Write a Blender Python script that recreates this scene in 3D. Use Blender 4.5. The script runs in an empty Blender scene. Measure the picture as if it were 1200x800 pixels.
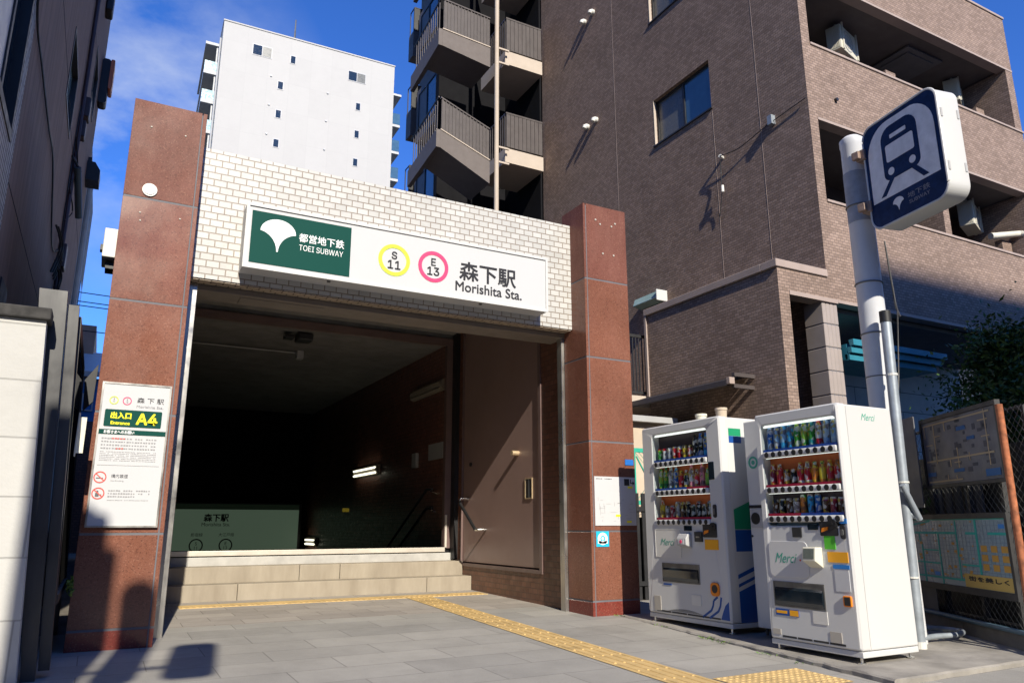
import bpy, bmesh, math, random
from mathutils import Vector, Matrix
R = math.radians
random.seed(7)
S = bpy.context.scene
COL = S.collection

# ------------------------------------------------------------------ camera, sky, sun, exposure
cam_d = bpy.data.cameras.new('camera'); cam = bpy.data.objects.new('camera', cam_d); COL.objects.link(cam)
yaw, pit, rol = R(28.33), R(13.76), R(0.11)
fw = Vector((math.sin(yaw)*math.cos(pit), math.cos(yaw)*math.cos(pit), math.sin(pit)))
rt = Vector((math.cos(yaw), -math.sin(yaw), 0)); up = rt.cross(fw)
rt, up = math.cos(rol)*rt - math.sin(rol)*up, math.cos(rol)*up + math.sin(rol)*rt
M = Matrix((rt, up, -fw)).transposed().to_4x4(); M.translation = Vector((0, 0, 1.0))
cam.matrix_world = M
cam_d.sensor_width = 36; cam_d.lens = 882.7/1200*36; cam_d.clip_end = 1500; cam_d.clip_start = .05
S.camera = cam

SUN = Vector((0.145, 1.0, -0.645)).normalized()         # the way the light travels
w = bpy.data.worlds.new('World'); S.world = w; w.use_nodes = True
nt = w.node_tree; nt.nodes.clear()
sky = nt.nodes.new('ShaderNodeTexSky'); sky.sky_type = 'NISHITA'; sky.sun_disc = False
sky.sun_elevation = math.asin(-SUN.z); sky.sun_rotation = math.atan2(-SUN.x, -SUN.y)
sky.air_density = 1.0; sky.dust_density = 0.2; sky.ozone_density = 4.0; sky.altitude = 100
hs = nt.nodes.new('ShaderNodeHueSaturation'); hs.inputs['Saturation'].default_value = 1.12
tint = nt.nodes.new('ShaderNodeMixRGB'); tint.blend_type = 'MULTIPLY'; tint.inputs['Fac'].default_value = 1; tint.inputs['Color2'].default_value = (.68, 1.02, 1.70, 1)
nt.links.new(sky.outputs[0], hs.inputs['Color']); nt.links.new(hs.outputs[0], tint.inputs['Color1'])
tc = nt.nodes.new('ShaderNodeTexCoord')
mp = nt.nodes.new('ShaderNodeMapping'); mp.inputs['Scale'].default_value = (1.0, 1.0, 1.9); mp.inputs['Rotation'].default_value = (0, R(35), 0)
nz = nt.nodes.new('ShaderNodeTexNoise'); nz.inputs['Scale'].default_value = 5.5; nz.inputs['Detail'].default_value = 7; nz.inputs['Roughness'].default_value = .58
nt.links.new(tc.outputs['Generated'], mp.inputs[0]); nt.links.new(mp.outputs[0], nz.inputs['Vector'])
# one thin cloud bank low in the gap between the buildings
vd = nt.nodes.new('ShaderNodeVectorMath'); vd.operation = 'DISTANCE'
cd = Vector((0.0, 0, 0)); a, e = R(-0.5), R(27.5); vd.inputs[1].default_value = (math.sin(a)*math.cos(e), math.cos(a)*math.cos(e), math.sin(e))
nt.links.new(tc.outputs['Generated'], vd.inputs[0])
mr = nt.nodes.new('ShaderNodeMapRange'); mr.inputs[1].default_value = .23; mr.inputs[2].default_value = .03; mr.inputs[3].default_value = 0; mr.inputs[4].default_value = 1
nt.links.new(vd.outputs['Value'], mr.inputs[0])
cr = nt.nodes.new('ShaderNodeMapRange'); cr.inputs[1].default_value = .36; cr.inputs[2].default_value = .78; cr.inputs[3].default_value = 0; cr.inputs[4].default_value = 1.0
nt.links.new(nz.outputs['Fac'], cr.inputs[0])
mu = nt.nodes.new('ShaderNodeMath'); mu.operation = 'MULTIPLY'; nt.links.new(mr.outputs[0], mu.inputs[0]); nt.links.new(cr.outputs[0], mu.inputs[1])
mx = nt.nodes.new('ShaderNodeMixRGB'); mx.inputs['Color2'].default_value = (5.6, 6.2, 7.4, 1)
nt.links.new(mu.outputs[0], mx.inputs['Fac']); nt.links.new(tint.outputs[0], mx.inputs['Color1'])
bg = nt.nodes.new('ShaderNodeBackground'); bg.inputs['Strength'].default_value = 0.094
ou = nt.nodes.new('ShaderNodeOutputWorld'); nt.links.new(mx.outputs[0], bg.inputs[0]); nt.links.new(bg.outputs[0], ou.inputs[0])

sl = bpy.data.lights.new('sun', 'SUN'); sl.energy = 5.0; sl.angle = R(.53); sl.color = (1.0, .925, .785)
so = bpy.data.objects.new('sun', sl); COL.objects.link(so); so.rotation_euler = SUN.to_track_quat('-Z', 'Y').to_euler(); so.location = (-5, -20, 30)
S.view_settings.view_transform = 'Standard'; S.view_settings.look = 'None'; S.view_settings.gamma = 1
S.view_settings.exposure = 0.45
S.render.resolution_x = 1024; S.render.resolution_y = 682

# ------------------------------------------------------------------ materials
MATS = {}
def nodes(name):
    m = bpy.data.materials.new(name); m.use_nodes = True; MATS[name] = m
    return m, m.node_tree, m.node_tree.nodes['Principled BSDF']
def setp(b, **k):
    for n, v in k.items(): b.inputs[n].default_value = v
def c4(c): return (c[0], c[1], c[2], 1)
def noise(t, vec, scale, detail=4, rough=.55):
    n = t.nodes.new('ShaderNodeTexNoise'); n.inputs['Scale'].default_value = scale; n.inputs['Detail'].default_value = detail; n.inputs['Roughness'].default_value = rough
    t.links.new(vec, n.inputs['Vector']); return n.outputs['Fac']
def rng(t, v, a, b, c, d):
    n = t.nodes.new('ShaderNodeMapRange'); t.links.new(v, n.inputs[0])
    for i, x in enumerate((a, b, c, d)): n.inputs[i+1].default_value = x
    return n.outputs[0]
def mixc(t, fac, a, b, mode='MIX'):
    n = t.nodes.new('ShaderNodeMixRGB'); n.blend_type = mode
    for s, v in (('Fac', fac), ('Color1', a), ('Color2', b)):
        if hasattr(v, 'node'): t.links.new(v, n.inputs[s])
        else: n.inputs[s].default_value = v if s == 'Fac' else c4(v)
    return n.outputs[0]
def bump(t, b, h, strength=.3, dist=.01):
    n = t.nodes.new('ShaderNodeBump'); n.inputs['Strength'].default_value = strength; n.inputs['Distance'].default_value = dist
    t.links.new(h, n.inputs['Height']); t.links.new(n.outputs[0], b.inputs['Normal'])
def coords(t, kind='Object'):
    n = t.nodes.new('ShaderNodeTexCoord'); return n.outputs[kind]
def plain(name, col, rough=.5, metal=0, var=.12, scale=3.0, spec=.5, bmp=0, bscale=60, coat=0, grime=0):
    m, t, b = nodes(name); v = coords(t)
    f = noise(t, v, scale, 6, .6)
    f2 = rng(t, f, .3, .7, 1-var, 1+var)
    c = mixc(t, 1.0, col, (1, 1, 1), 'MULTIPLY')
    n = t.nodes.new('ShaderNodeMixRGB'); n.blend_type = 'MULTIPLY'; n.inputs[0].default_value = 1; n.inputs[1].default_value = c4(col)
    t.links.new(f2, n.inputs[2]); c = n.outputs[0]
    if grime:
        g = noise(t, v, 1.3, 8, .7); g = rng(t, g, .52, .75, 0, grime)
        c = mixc(t, g, c, (.07, .06, .05))
    t.links.new(c, b.inputs['Base Color'])
    r = rng(t, noise(t, v, scale*2.3, 5), .3, .7, max(.02, rough-.08), min(1, rough+.08)); t.links.new(r, b.inputs['Roughness'])
    setp(b, Metallic=metal); b.inputs['Specular IOR Level'].default_value = spec
    if coat: b.inputs['Coat Weight'].default_value = coat; b.inputs['Coat Roughness'].default_value = .08
    if bmp: bump(t, b, noise(t, v, bscale, 5), bmp, .004)
    return m
def flat(name, col, rough=.5, spec=.3):
    m, t, b = nodes(name); setp(b, Roughness=rough); b.inputs['Base Color'].default_value = c4(col); b.inputs['Specular IOR Level'].default_value = spec
    return m
def brick(name, c1, c2, mortar, bw, bh, ms, rough=.6, bmp=.5, off=.5, var=.18, spec=.4, grime=0., mdist=.004, rot=False, fine=0., spots=0.):
    m, t, b = nodes(name); v = coords(t, 'UV')
    n = t.nodes.new('ShaderNodeTexBrick'); t.links.new(v, n.inputs['Vector'])
    for k, x in (('Color1', c4(c1)), ('Color2', c4(c2)), ('Mortar', c4(mortar)), ('Scale', 1), ('Mortar Size', ms), ('Mortar Smooth', .15), ('Bias', 0), ('Brick Width', bw), ('Row Height', bh)):
        n.inputs[k].default_value = x
    n.offset = off; n.offset_frequency = 2; n.squash = 1
    o = coords(t)
    f = rng(t, noise(t, v, 1.1, 8, .65), .3, .7, 1-var, 1+var)
    c = mixc(t, 1.0, n.outputs['Color'], f, 'MULTIPLY')
    if fine:
        ff = rng(t, noise(t, v, 160, 3, .7), .3, .7, 1-fine, 1+fine); c = mixc(t, 1.0, c, ff, 'MULTIPLY')
    if grime:
        g = rng(t, noise(t, v, .7, 9, .72), .5, .72, 0, grime); c = mixc(t, g, c, (.06, .052, .045))
    if spots:
        vo = t.nodes.new('ShaderNodeTexVoronoi'); vo.inputs['Scale'].default_value = 2.1; t.links.new(v, vo.inputs['Vector'])
        sp = t.nodes.new('ShaderNodeSeparateColor'); t.links.new(vo.outputs['Color'], sp.inputs[0])
        th = rng(t, sp.outputs[0], .55, 1.0, 0, .045); df_ = t.nodes.new('ShaderNodeMath'); df_.operation = 'SUBTRACT'; t.links.new(th, df_.inputs[0]); t.links.new(vo.outputs['Distance'], df_.inputs[1])
        c = mixc(t, rng(t, df_.outputs[0], 0, .012, 0, spots), c, (.05, .047, .044))
        sc = rng(t, noise(t, v, 3.2, 10, .8), .60, .70, 0, .30); c = mixc(t, sc, c, (.42, .40, .37))
    t.links.new(c, b.inputs['Base Color'])
    r = rng(t, noise(t, v, 9, 4), .3, .7, rough-.1, rough+.12); t.links.new(r, b.inputs['Roughness']); b.inputs['Specular IOR Level'].default_value = spec
    inv = t.nodes.new('ShaderNodeMath'); inv.operation = 'SUBTRACT'; inv.inputs[0].default_value = 1; t.links.new(n.outputs['Fac'], inv.inputs[1])
    ad = t.nodes.new('ShaderNodeMath'); ad.operation = 'MULTIPLY_ADD'; t.links.new(noise(t, v, 45, 4), ad.inputs[0]); ad.inputs[1].default_value = .35; t.links.new(inv.outputs[0], ad.inputs[2])
    bump(t, b, ad.outputs[0], bmp, mdist)
    return m
def granite(name, a, bcol, rough, bloom=.12):
    m, t, b = nodes(name); v = coords(t)
    vo = t.nodes.new('ShaderNodeTexVoronoi'); vo.inputs['Scale'].default_value = 95; t.links.new(v, vo.inputs['Vector'])
    f = noise(t, v, 130, 4, .75)
    c = mixc(t, rng(t, f, .38, .62, 0, 1), a, bcol)
    sp = t.nodes.new('ShaderNodeSeparateColor'); t.links.new(vo.outputs['Color'], sp.inputs[0])
    c = mixc(t, rng(t, sp.outputs[0], .8, .95, 0, .45), c, (.06, .025, .018))
    c = mixc(t, rng(t, sp.outputs[1], .86, .97, 0, .32), c, (.36, .19, .13))
    # bloom: paler and pinker in downward streaks; on top slabs it paints their sheen
    mpn = t.nodes.new('ShaderNodeMapping'); mpn.inputs['Scale'].default_value = (2.6, 2.6, .5); t.links.new(v, mpn.inputs[0])
    st = rng(t, noise(t, mpn.outputs[0], 2.2, 8, .65), .42, .75, 0, bloom)
    c = mixc(t, st, c, (.36, .19, .15))
    c = mixc(t, 1.0, c, rng(t, noise(t, v, .9, 5, .6), .3, .7, .80, 1.20), 'MULTIPLY')
    t.links.new(c, b.inputs['Base Color']); b.inputs['Specular IOR Level'].default_value = .30
    t.links.new(rng(t, noise(t, v, 3, 6), .3, .7, rough-.07, rough+.1), b.inputs['Roughness'])
    return m
def streaked(name, c1, c2, rough, sx, sz, metal=0, bmp=.0, spec=.4):
    m, t, b = nodes(name); v = coords(t)
    mpn = t.nodes.new('ShaderNodeMapping'); mpn.inputs['Scale'].default_value = (sx, sx, sz); t.links.new(v, mpn.inputs[0])
    f = noise(t, mpn.outputs[0], 1, 7, .65); c = mixc(t, rng(t, f, .3, .7, 0, 1), c1, c2)
    t.links.new(c, b.inputs['Base Color']); setp(b, Roughness=rough, Metallic=metal); b.inputs['Specular IOR Level'].default_value = spec
    t.links.new(rng(t, noise(t, v, 5, 5), .3, .7, max(.03, rough-.1), rough+.12), b.inputs['Roughness'])
    if bmp: bump(t, b, f, bmp, .006)
    return m
def see_through(name, tint, ior_f=1.45, rough=.02, tr=.9):
    m, t, b = nodes(name); out = t.nodes['Material Output']; t.nodes.remove(b)
    tb = t.nodes.new('ShaderNodeBsdfTransparent'); tb.inputs[0].default_value = c4(tint)
    gl = t.nodes.new('ShaderNodeBsdfGlossy'); gl.inputs['Roughness'].default_value = rough
    fr = t.nodes.new('ShaderNodeFresnel'); fr.inputs[0].default_value = ior_f
    ge = t.nodes.new('ShaderNodeNewGeometry'); om = t.nodes.new('ShaderNodeMath'); om.operation = 'SUBTRACT'; om.inputs[0].default_value = 1; t.links.new(ge.outputs['Backfacing'], om.inputs[1])
    mm = t.nodes.new('ShaderNodeMath'); mm.operation = 'MULTIPLY'; t.links.new(fr.outputs[0], mm.inputs[0]); t.links.new(om.outputs[0], mm.inputs[1])
    mxs = t.nodes.new('ShaderNodeMixShader'); t.links.new(mm.outputs[0], mxs.inputs[0]); t.links.new(tb.outputs[0], mxs.inputs[1]); t.links.new(gl.outputs[0], mxs.inputs[2]); t.links.new(mxs.outputs[0], out.inputs[0])
    return m
def emit(name, col, st):
    m, t, b = nodes(name); b.inputs['Base Color'].default_value = c4(col); b.inputs['Emission Color'].default_value = c4(col); b.inputs['Emission Strength'].default_value = st
    return m

m_granite = granite('red granite', (.155, .059, .038), (.215, .092, .060), .22)
m_granite_up = granite('upper red granite', (.135, .050, .037), (.185, .076, .058), .42, .2)  # top slabs; their pinker sheen is put into the stronger bloom colour
MATS['upper red granite'].node_tree.nodes['Principled BSDF'].inputs['Specular IOR Level'].default_value = .10
m_granite_base = granite('polished red granite', (.14, .028, .022), (.22, .05, .038), .16)
m_joint = plain('grey joint mortar', (.125, .125, .14), .7)
m_white_tile = brick('white wall tile', (.53, .525, .505), (.46, .455, .435), (.25, .21, .175), .128, .0742, .0062, .35, .6, grime=.10, var=.09, mdist=.004)
m_soffit_tile = brick('tile soffit', (.42, .34, .26), (.36, .29, .22), (.10, .07, .05), .119, .0705, .007, .5, .5)
m_brown_tile = brick('brown facade tile', (.325, .238, .195), (.225, .162, .13), (.13, .10, .085), .105, .0525, .0045, .65, .5, var=.13, fine=.06, mdist=.004, spec=.12)
m_red_tile = brick('red brown wall tile', (.19, .085, .055), (.13, .058, .038), (.10, .05, .035), .119, .0705, .007, .4, .5, var=.15)
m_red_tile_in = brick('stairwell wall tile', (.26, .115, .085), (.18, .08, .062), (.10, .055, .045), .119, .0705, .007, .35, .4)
m_pave = brick('grey granite paving', (.345, .328, .294), (.28, .268, .243), (.17, .16, .145), .90, .46, .004, .75, .35, var=.13, fine=.24, grime=.2, mdist=.003, spots=.6)
m_pave_tan = brick('warm granite paving', (.36, .325, .285), (.29, .262, .232), (.15, .13, .11), .60, .31, .004, .75, .35, var=.13, fine=.2, grime=.16, mdist=.003, spots=.5)
m_asphalt = plain('asphalt', (.055, .055, .056), .85, var=.3, scale=8, bmp=.5, bscale=220)
m_concrete = plain('weathered concrete', (.27, .25, .22), .85, var=.32, scale=2.4, bmp=.6, bscale=70, grime=.45)
m_concrete_d = plain('dark stained concrete', (.15, .135, .115), .85, var=.35, scale=2.5, bmp=.5, bscale=60, grime=.5)
m_step = streaked('step granite', (.35, .305, .24), (.25, .212, .162), .75, 5, 1.2, bmp=.15)
m_step_grey = plain('grey step stone', (.40, .39, .37), .65, var=.15, scale=5, grime=.2)
m_thresh = plain('threshold metal', (.62, .57, .50), .4, .3)
m_yellow = plain('yellow tactile paving', (.57, .395, .165), .7, var=.16, scale=6, bmp=.2, bscale=120, grime=.38)
m_door = plain('brown painted steel', (.255, .172, .152), .36, var=.07, scale=1.2, spec=.45)
m_frame_brown = plain('brown door frame', (.15, .10, .092), .4)
m_steel = streaked('brushed stainless steel', (.52, .50, .47), (.34, .33, .31), .32, 30, .6, metal=.85)
m_steel_d = streaked('dull grey steel', (.22, .22, .21), (.13, .13, .125), .45, 6, 1.0, metal=.6)
m_galv = plain('galvanised pipe', (.33, .37, .41), .45, .35, var=.2, scale=6)
m_chrome = plain('chrome', (.7, .7, .68), .18, .95)
m_brass = plain('brass knob', (.85, .66, .42), .25, .6)
m_black = plain('black rubber', (.012, .012, .013), .5, var=.2)
m_dark = plain('dark metal', (.022, .022, .024), .5, var=.25)
m_dark_wall = plain('shade black plaster', (.011, .011, .013), .95, spec=.1)  # near black: deep shade of stairwell and stair shaft put into the colour
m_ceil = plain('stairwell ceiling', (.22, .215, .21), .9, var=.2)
m_soffit = plain('grey metal soffit', (.20, .17, .145), .5, var=.12)
m_sign_white = plain('white sign acrylic', (.52, .525, .535), .55, var=.01, spec=.2)
m_paint_white = plain('white painted steel', (.56, .56, .55), .42, var=.012, scale=.8, spec=.35)
m_paint_warm = plain('aged white panel', (.62, .61, .57), .4, var=.05)
m_panel_grey = plain('pale grey plastic', (.40, .40, .40), .45, var=.06)
m_green = flat('deep green acrylic', (.004, .058, .046), .6, .1)
m_lime = flat('yellow green ring', (.62, .74, .06), .4)
m_pink = flat('magenta ring', (.85, .06, .17), .4)
m_ink = flat('black ink', (.02, .02, .025), .5)
m_ink_grey = flat('grey ink', (.12, .12, .125), .6)
m_ink_pale = flat('pale grey ink', (.27, .27, .28), .6)
m_ink_red = flat('red ink', (.62, .09, .07), .5)
m_ink_green = flat('green lettering', (.05, .34, .24), .5)
m_yel_ink = flat('yellow lettering', (.86, .80, .02), .5)
m_white_ink = flat('white lettering', (.82, .84, .84), .45)
m_cyan = flat('cyan sticker', (.02, .45, .72), .4)
m_blue_plate = flat('blue plate', (.02, .14, .48), .4)
m_blue_sign = plain('weathered navy sign', (.008, .026, .085), .5, var=.3, scale=14, spec=.15)
m_sign_face = plain('weathered grey white sign face', (.78, .78, .78), .5, var=.12, scale=9, grime=.06, spec=.2)
m_pole = plain('white painted pole', (.62, .63, .65), .4, var=.06, scale=4, grime=.14)
m_pole_grey = plain('grey weathered wrap', (.36, .37, .39), .6, var=.15, scale=12)
m_bracket = plain('rusty bracket', (.30, .215, .17), .6, .3, var=.3, scale=20)
m_rust = plain('rusted steel', (.34, .115, .05), .8, var=.5, scale=14)
m_glass_dark = plain('dark window glass', (.012, .02, .028), .06, var=.1, spec=.9)
m_glass_blue = plain('reflecting window glass', (.05, .11, .17), .05, var=.15, spec=1.0)
m_glass_frost = plain('frosted window glass', (.12, .122, .112), .3, var=.06)
m_glass_bal = plain('pale green balcony glass', (.28, .42, .43), .15, var=.08, spec=.8)
m_glass = see_through('clear glass', (.93, .96, .96))
m_glass_case = see_through('case glass', (.35, .37, .38), 1.9)
m_white_wall_ = plain('white painted facade', (.405, .402, .393), .7, var=.05, scale=.12)
m_white_wall = brick('white tower tile', (.445, .428, .395), (.43, .413, .382), (.415, .40, .37), 1.8, 2.72, .02, .7, .03, off=0, var=.02, mdist=.003)
m_slab_white = plain('white balcony slab', (.48, .48, .47), .7)
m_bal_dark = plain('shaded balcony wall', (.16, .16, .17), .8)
m_beige = plain('beige painted concrete', (.46, .39, .325), .7, var=.06)
m_stair_grey = plain('taupe painted concrete', (.13, .11, .104), .7, var=.08)
m_rail_brown = plain('dark brown railing', (.075, .063, .062), .45, var=.1)
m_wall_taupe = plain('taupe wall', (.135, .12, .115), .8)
m_siding = streaked('dark brown siding', (.42, .265, .19), (.24, .158, .118), .85, 9, .25, bmp=.25)
m_siding_joint = flat('siding joint', (.03, .024, .024), .8)
m_tile_left = brick('grey ribbed tile', (.46, .45, .42), (.38, .37, .35), (.12, .115, .11), .30, .048, .008, .6, .8)
m_strip_wall = plain('weathered cement board', (.34, .33, .315), .85, var=.25, grime=.3)
m_block = brick('white painted block', (.50, .495, .475), (.46, .455, .435), (.33, .325, .31), .80, .40, .006, .7, .6, grime=.20, var=.08, mdist=.008)
m_coping = plain('blackened coping', (.035, .033, .032), .8, var=.5, scale=9, bmp=.5)
m_teal = plain('teal painted metal', (.03, .20, .27), .45, var=.1)
m_teal_frame = plain('sea green frame', (.03, .38, .26), .5)
m_canvas = plain('beige shed board', (.52, .43, .33), .8, var=.1)
m_grey_siding = brick('grey wall panel', (.52, .49, .46), (.47, .445, .42), (.13, .125, .12), 3.0, .42, .01, .7, .4)
m_ac = plain('beige air conditioner', (.58, .56, .48), .5, var=.05)
m_pipe_w = plain('cream pipe cover', (.62, .60, .52), .5)
m_cop_brown = plain('coping stone', (.36, .285, .25), .7, var=.08)
m_leaf = None
m_orange = flat('orange plastic', (.80, .24, .02), .4)
m_orange_st = flat('orange sticker', (.82, .38, .02), .5)
m_green_st = flat('green sticker', (.10, .50, .04), .45)
m_blue_st = flat('blue sticker', (.03, .20, .55), .45)
m_livery_blue = flat('blue livery', (.012, .075, .30), .35)
m_livery_green = flat('green livery', (.015, .26, .12), .35)
m_sky_blue = flat('light blue sticker', (.05, .30, .62), .45)
m_tag = flat('worn plate', (.42, .39, .34), .5)
m_disp_blue = flat('display back blue', (.10, .25, .50), .5)
m_disp_orange = flat('display back orange', (.50, .12, .035), .5)
m_disp_dark = flat('display back dark', (.05, .035, .04), .5)
m_disp_side = plain('display side white', (.6, .6, .6), .5)
m_price_blue = flat('blue price strip', (.03, .10, .42), .5)
m_price_red = flat('red price strip', (.55, .02, .06), .5)
m_lcd = plain('lcd grey', (.13, .15, .13), .25)
m_cream = plain('cream plastic', (.66, .64, .52), .45)
m_lamp_off = plain('unlit tube', (.30, .255, .20), .4)
m_lamp_on = emit('lit tube', (.95, .93, .72), 1.6)
m_fill_glow = emit('display fill glow', (.95, .95, .9), .9)  # added fill glow for the vending displays
m_lit_green = emit('backlit green panel', (.085, .125, .085), .36)
m_lit_yellow = emit('lit yellow sign', (.6, .45, .04), .10)
m_lit_dark = emit('dim dark green band', (.02, .035, .02), .10)

# leaves
def leaf_mat(name, a, b_):
    m, t, b = nodes(name); n = t.nodes.new('ShaderNodeNewGeometry')
    c = mixc(t, n.outputs['Random Per Island'], a, b_); t.links.new(c, b.inputs['Base Color']); setp(b, Roughness=.5)
    b.inputs['Subsurface Weight'].default_value = 0; b.inputs['Specular IOR Level'].default_value = .3
    return m
m_leaf = leaf_mat('dark foliage', (.022, .055, .014), (.07, .14, .03))
m_weed = leaf_mat('weed leaves', (.05, .12, .02), (.16, .24, .05))
m_bark = plain('bark', (.07, .05, .035), .9, var=.3)

# ------------------------------------------------------------------ geometry helpers
class B:
    def __init__(s): s.bm = bmesh.new(); s.mi = 0
    def _f(s, vs):
        try: f = s.bm.faces.new(vs); f.material_index = s.mi; return f
        except ValueError: return None
    def mat(s, i): s.mi = i; return s
    def box(s, x0, x1, y0, y1, z0, z1, bev=0, seg=2, M=None):
        b2 = bmesh.new()
        v = [b2.verts.new((x, y, z)) for z in (z0, z1) for y in (y0, y1) for x in (x0, x1)]
        for q in ((0, 2, 3, 1), (4, 5, 7, 6), (0, 1, 5, 4), (2, 6, 7, 3), (0, 4, 6, 2), (1, 3, 7, 5)): b2.faces.new([v[i] for i in q])
        if bev: bmesh.ops.bevel(b2, geom=list(b2.edges), offset=bev, segments=seg, affect='EDGES', profile=.5)
        s.merge(b2, M); return s
    def merge(s, b2, M=None):
        mp_ = {}
        for v in b2.verts: mp_[v] = s.bm.verts.new((M @ v.co) if M else v.co)
        for f in b2.faces: s._f([mp_[v] for v in f.verts])
        b2.free()
    def prism(s, pts, ax, a0, a1, bev=0):
        def P(p, a): return {'x': (a, p[0], p[1]), 'y': (p[0], a, p[1]), 'z': (p[0], p[1], a)}[ax]
        b2 = bmesh.new()
        A_ = [b2.verts.new(P(p, a0)) for p in pts]; B_ = [b2.verts.new(P(p, a1)) for p in pts]; n = len(pts)
        b2.faces.new(A_); b2.faces.new(B_[::-1])
        for i in range(n): b2.faces.new((A_[i], B_[i], B_[(i+1) % n], A_[(i+1) % n]))
        bmesh.ops.recalc_face_normals(b2, faces=list(b2.faces))
        if bev: bmesh.ops.bevel(b2, geom=list(b2.edges), offset=bev, segments=2, affect='EDGES', profile=.5)
        s.merge(b2); return s
    def ring(s, o, i, ax, a0, a1):
        """rectangular frame: o, i = (u0,u1,z0,z1), extruded along ax from a0 to a1"""
        for q in ((o[0], o[1], o[2], i[2]), (o[0], o[1], i[3], o[3]), (o[0], i[0], i[2], i[3]), (i[1], o[1], i[2], i[3])):
            if q[1]-q[0] < 1e-5 or q[3]-q[2] < 1e-5: continue
            if ax == 'y': s.box(q[0], q[1], a0, a1, q[2], q[3])
            else: s.box(a0, a1, q[0], q[1], q[2], q[3])
        return s
    def tube(s, path, r, seg=10, caps=True):
        path = [Vector(p) for p in path]; rings = []
        for i, p in enumerate(path):
            d = (path[min(i+1, len(path)-1)] - path[max(i-1, 0)]).normalized()
            u = d.cross(Vector((0, 0, 1)));  u = u if u.length > .05 else d.cross(Vector((1, 0, 0)))
            u.normalize(); v = d.cross(u); rr = r[i] if isinstance(r, (list, tuple)) else r
            rings.append([s.bm.verts.new(p + u*math.cos(2*math.pi*k/seg)*rr + v*math.sin(2*math.pi*k/seg)*rr) for k in range(seg)])
        for a_, b_ in zip(rings, rings[1:]):
            for k in range(seg): s._f((a_[k], a_[(k+1) % seg], b_[(k+1) % seg], b_[k]))
        if caps: s._f(rings[0][::-1]); s._f(rings[-1])
        return s
    def cyl(s, p0, p1, r, seg=16): return s.tube([p0, p1], r, seg)
    def lathe(s, c, prof, seg=14, mats=None):
        c = Vector(c); rings = []
        for r, z in prof: rings.append([s.bm.verts.new(c + Vector((r*math.cos(2*math.pi*k/seg), r*math.sin(2*math.pi*k/seg), z))) for k in range(seg)])
        for j, (a_, b_) in enumerate(zip(rings, rings[1:])):
            if mats: s.mi = mats[j]
            for k in range(seg): s._f((a_[k], a_[(k+1) % seg], b_[(k+1) % seg], b_[k]))
        s._f(rings[0][::-1]); s._f(rings[-1]); return s
    def disc(s, c, r, y0, y1, seg=28, ri=0):
        """disc or annulus facing -Y in the x-z plane"""
        pts = [(c[0]+r*math.cos(2*math.pi*k/seg), c[1]+r*math.sin(2*math.pi*k/seg)) for k in range(seg)]
        if not ri: return s.prism(pts, 'y', y0, y1)
        inn = [(c[0]+ri*math.cos(2*math.pi*k/seg), c[1]+ri*math.sin(2*math.pi*k/seg)) for k in range(seg)]
        L = [[s.bm.verts.new((p[0], y, p[1])) for p in q] for q, y in ((pts, y0), (inn, y0), (inn, y1), (pts, y1))]
        for a_, b_ in ((0, 1), (1, 2), (2, 3), (3, 0)):
            for k in range(seg): s._f((L[a_][k], L[a_][(k+1) % seg], L[b_][(k+1) % seg], L[b_][k]))
        return s
    def rrect(s, x0, x1, z0, z1, r, y0, y1, bev=0, n=6):
        pts = []
        for cx, cz, a0 in ((x1-r, z1-r, 0), (x0+r, z1-r, 90), (x0+r, z0+r, 180), (x1-r, z0+r, 270)):
            for k in range(n+1): t = R(a0+90*k/n); pts.append((cx+r*math.cos(t), cz+r*math.sin(t)))
        return s.prism(pts, 'y', y0, y1, bev)
    def quad(s, *p): s._f([s.bm.verts.new(q) for q in p]); return s

def root_of(o):
    while o.parent: o = o.parent
    return o
def build(name, bb, mat, parent=None, local=False, origin=None, smooth=False, **tags):
    """link the mesh in bb as one object; coordinates are world ones unless local"""
    bm = bb.bm
    bmesh.ops.recalc_face_normals(bm, faces=list(bm.faces))
    uv = bm.loops.layers.uv.new('UVMap')
    for f in bm.faces:
        n = f.normal; ax = max(range(3), key=lambda i: abs(n[i]))
        for l in f.loops:
            c = l.vert.co; l[uv].uv = ((c.y, c.z), (c.x, c.z), (c.x, c.y))[ax]
    if parent is not None and not local:
        inv = root_of(parent).matrix_basis.inverted()
        bm.transform(inv)
    if parent is None and origin is not None:
        bm.transform(Matrix.Translation(-Vector(origin)))
    me = bpy.data.meshes.new(name); bm.to_mesh(me); bm.free()
    for m in (mat if isinstance(mat, (list, tuple)) else [mat]): me.materials.append(m)
    if smooth:
        for p in me.polygons: p.use_smooth = True
        try: me.set_sharp_from_angle(angle=R(40))
        except Exception: pass
    o = bpy.data.objects.new(name, me); COL.objects.link(o)
    if parent is not None: o.parent = parent
    elif origin is not None: o.location = origin
    for k, v in tags.items(): o[k] = v
    return o
def tag(o, label, cat, group=None):
    o['label'] = label; o['category'] = cat
    if group: o['group'] = group
    return o
def thing(name, label, cat, loc=(0, 0, 0), rz=0, group=None):
    o = bpy.data.objects.new(name, None); COL.objects.link(o); o.empty_display_size = .2
    o.matrix_basis = Matrix.Translation(Vector(loc)) @ Matrix.Rotation(rz, 4, 'Z')
    return tag(o, label, cat, group)
def struct(name, bb, mat, **k):
    o = build(name, bb, mat, **k); o['kind'] = 'structure'; return o
def copy_tree(o, parent=None):
    c = o.copy(); COL.objects.link(c)
    if parent is not None: c.parent = parent
    for ch in list(o.children): copy_tree(ch, c)
    return c
SANS = None
try:                                   # the sans that ships with Blender, if it is there
    import os
    SANS = bpy.data.fonts.load(os.path.join(bpy.utils.system_resource('DATAFILES'), 'fonts', 'Inter.woff2'))
except Exception: SANS = None
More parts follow.
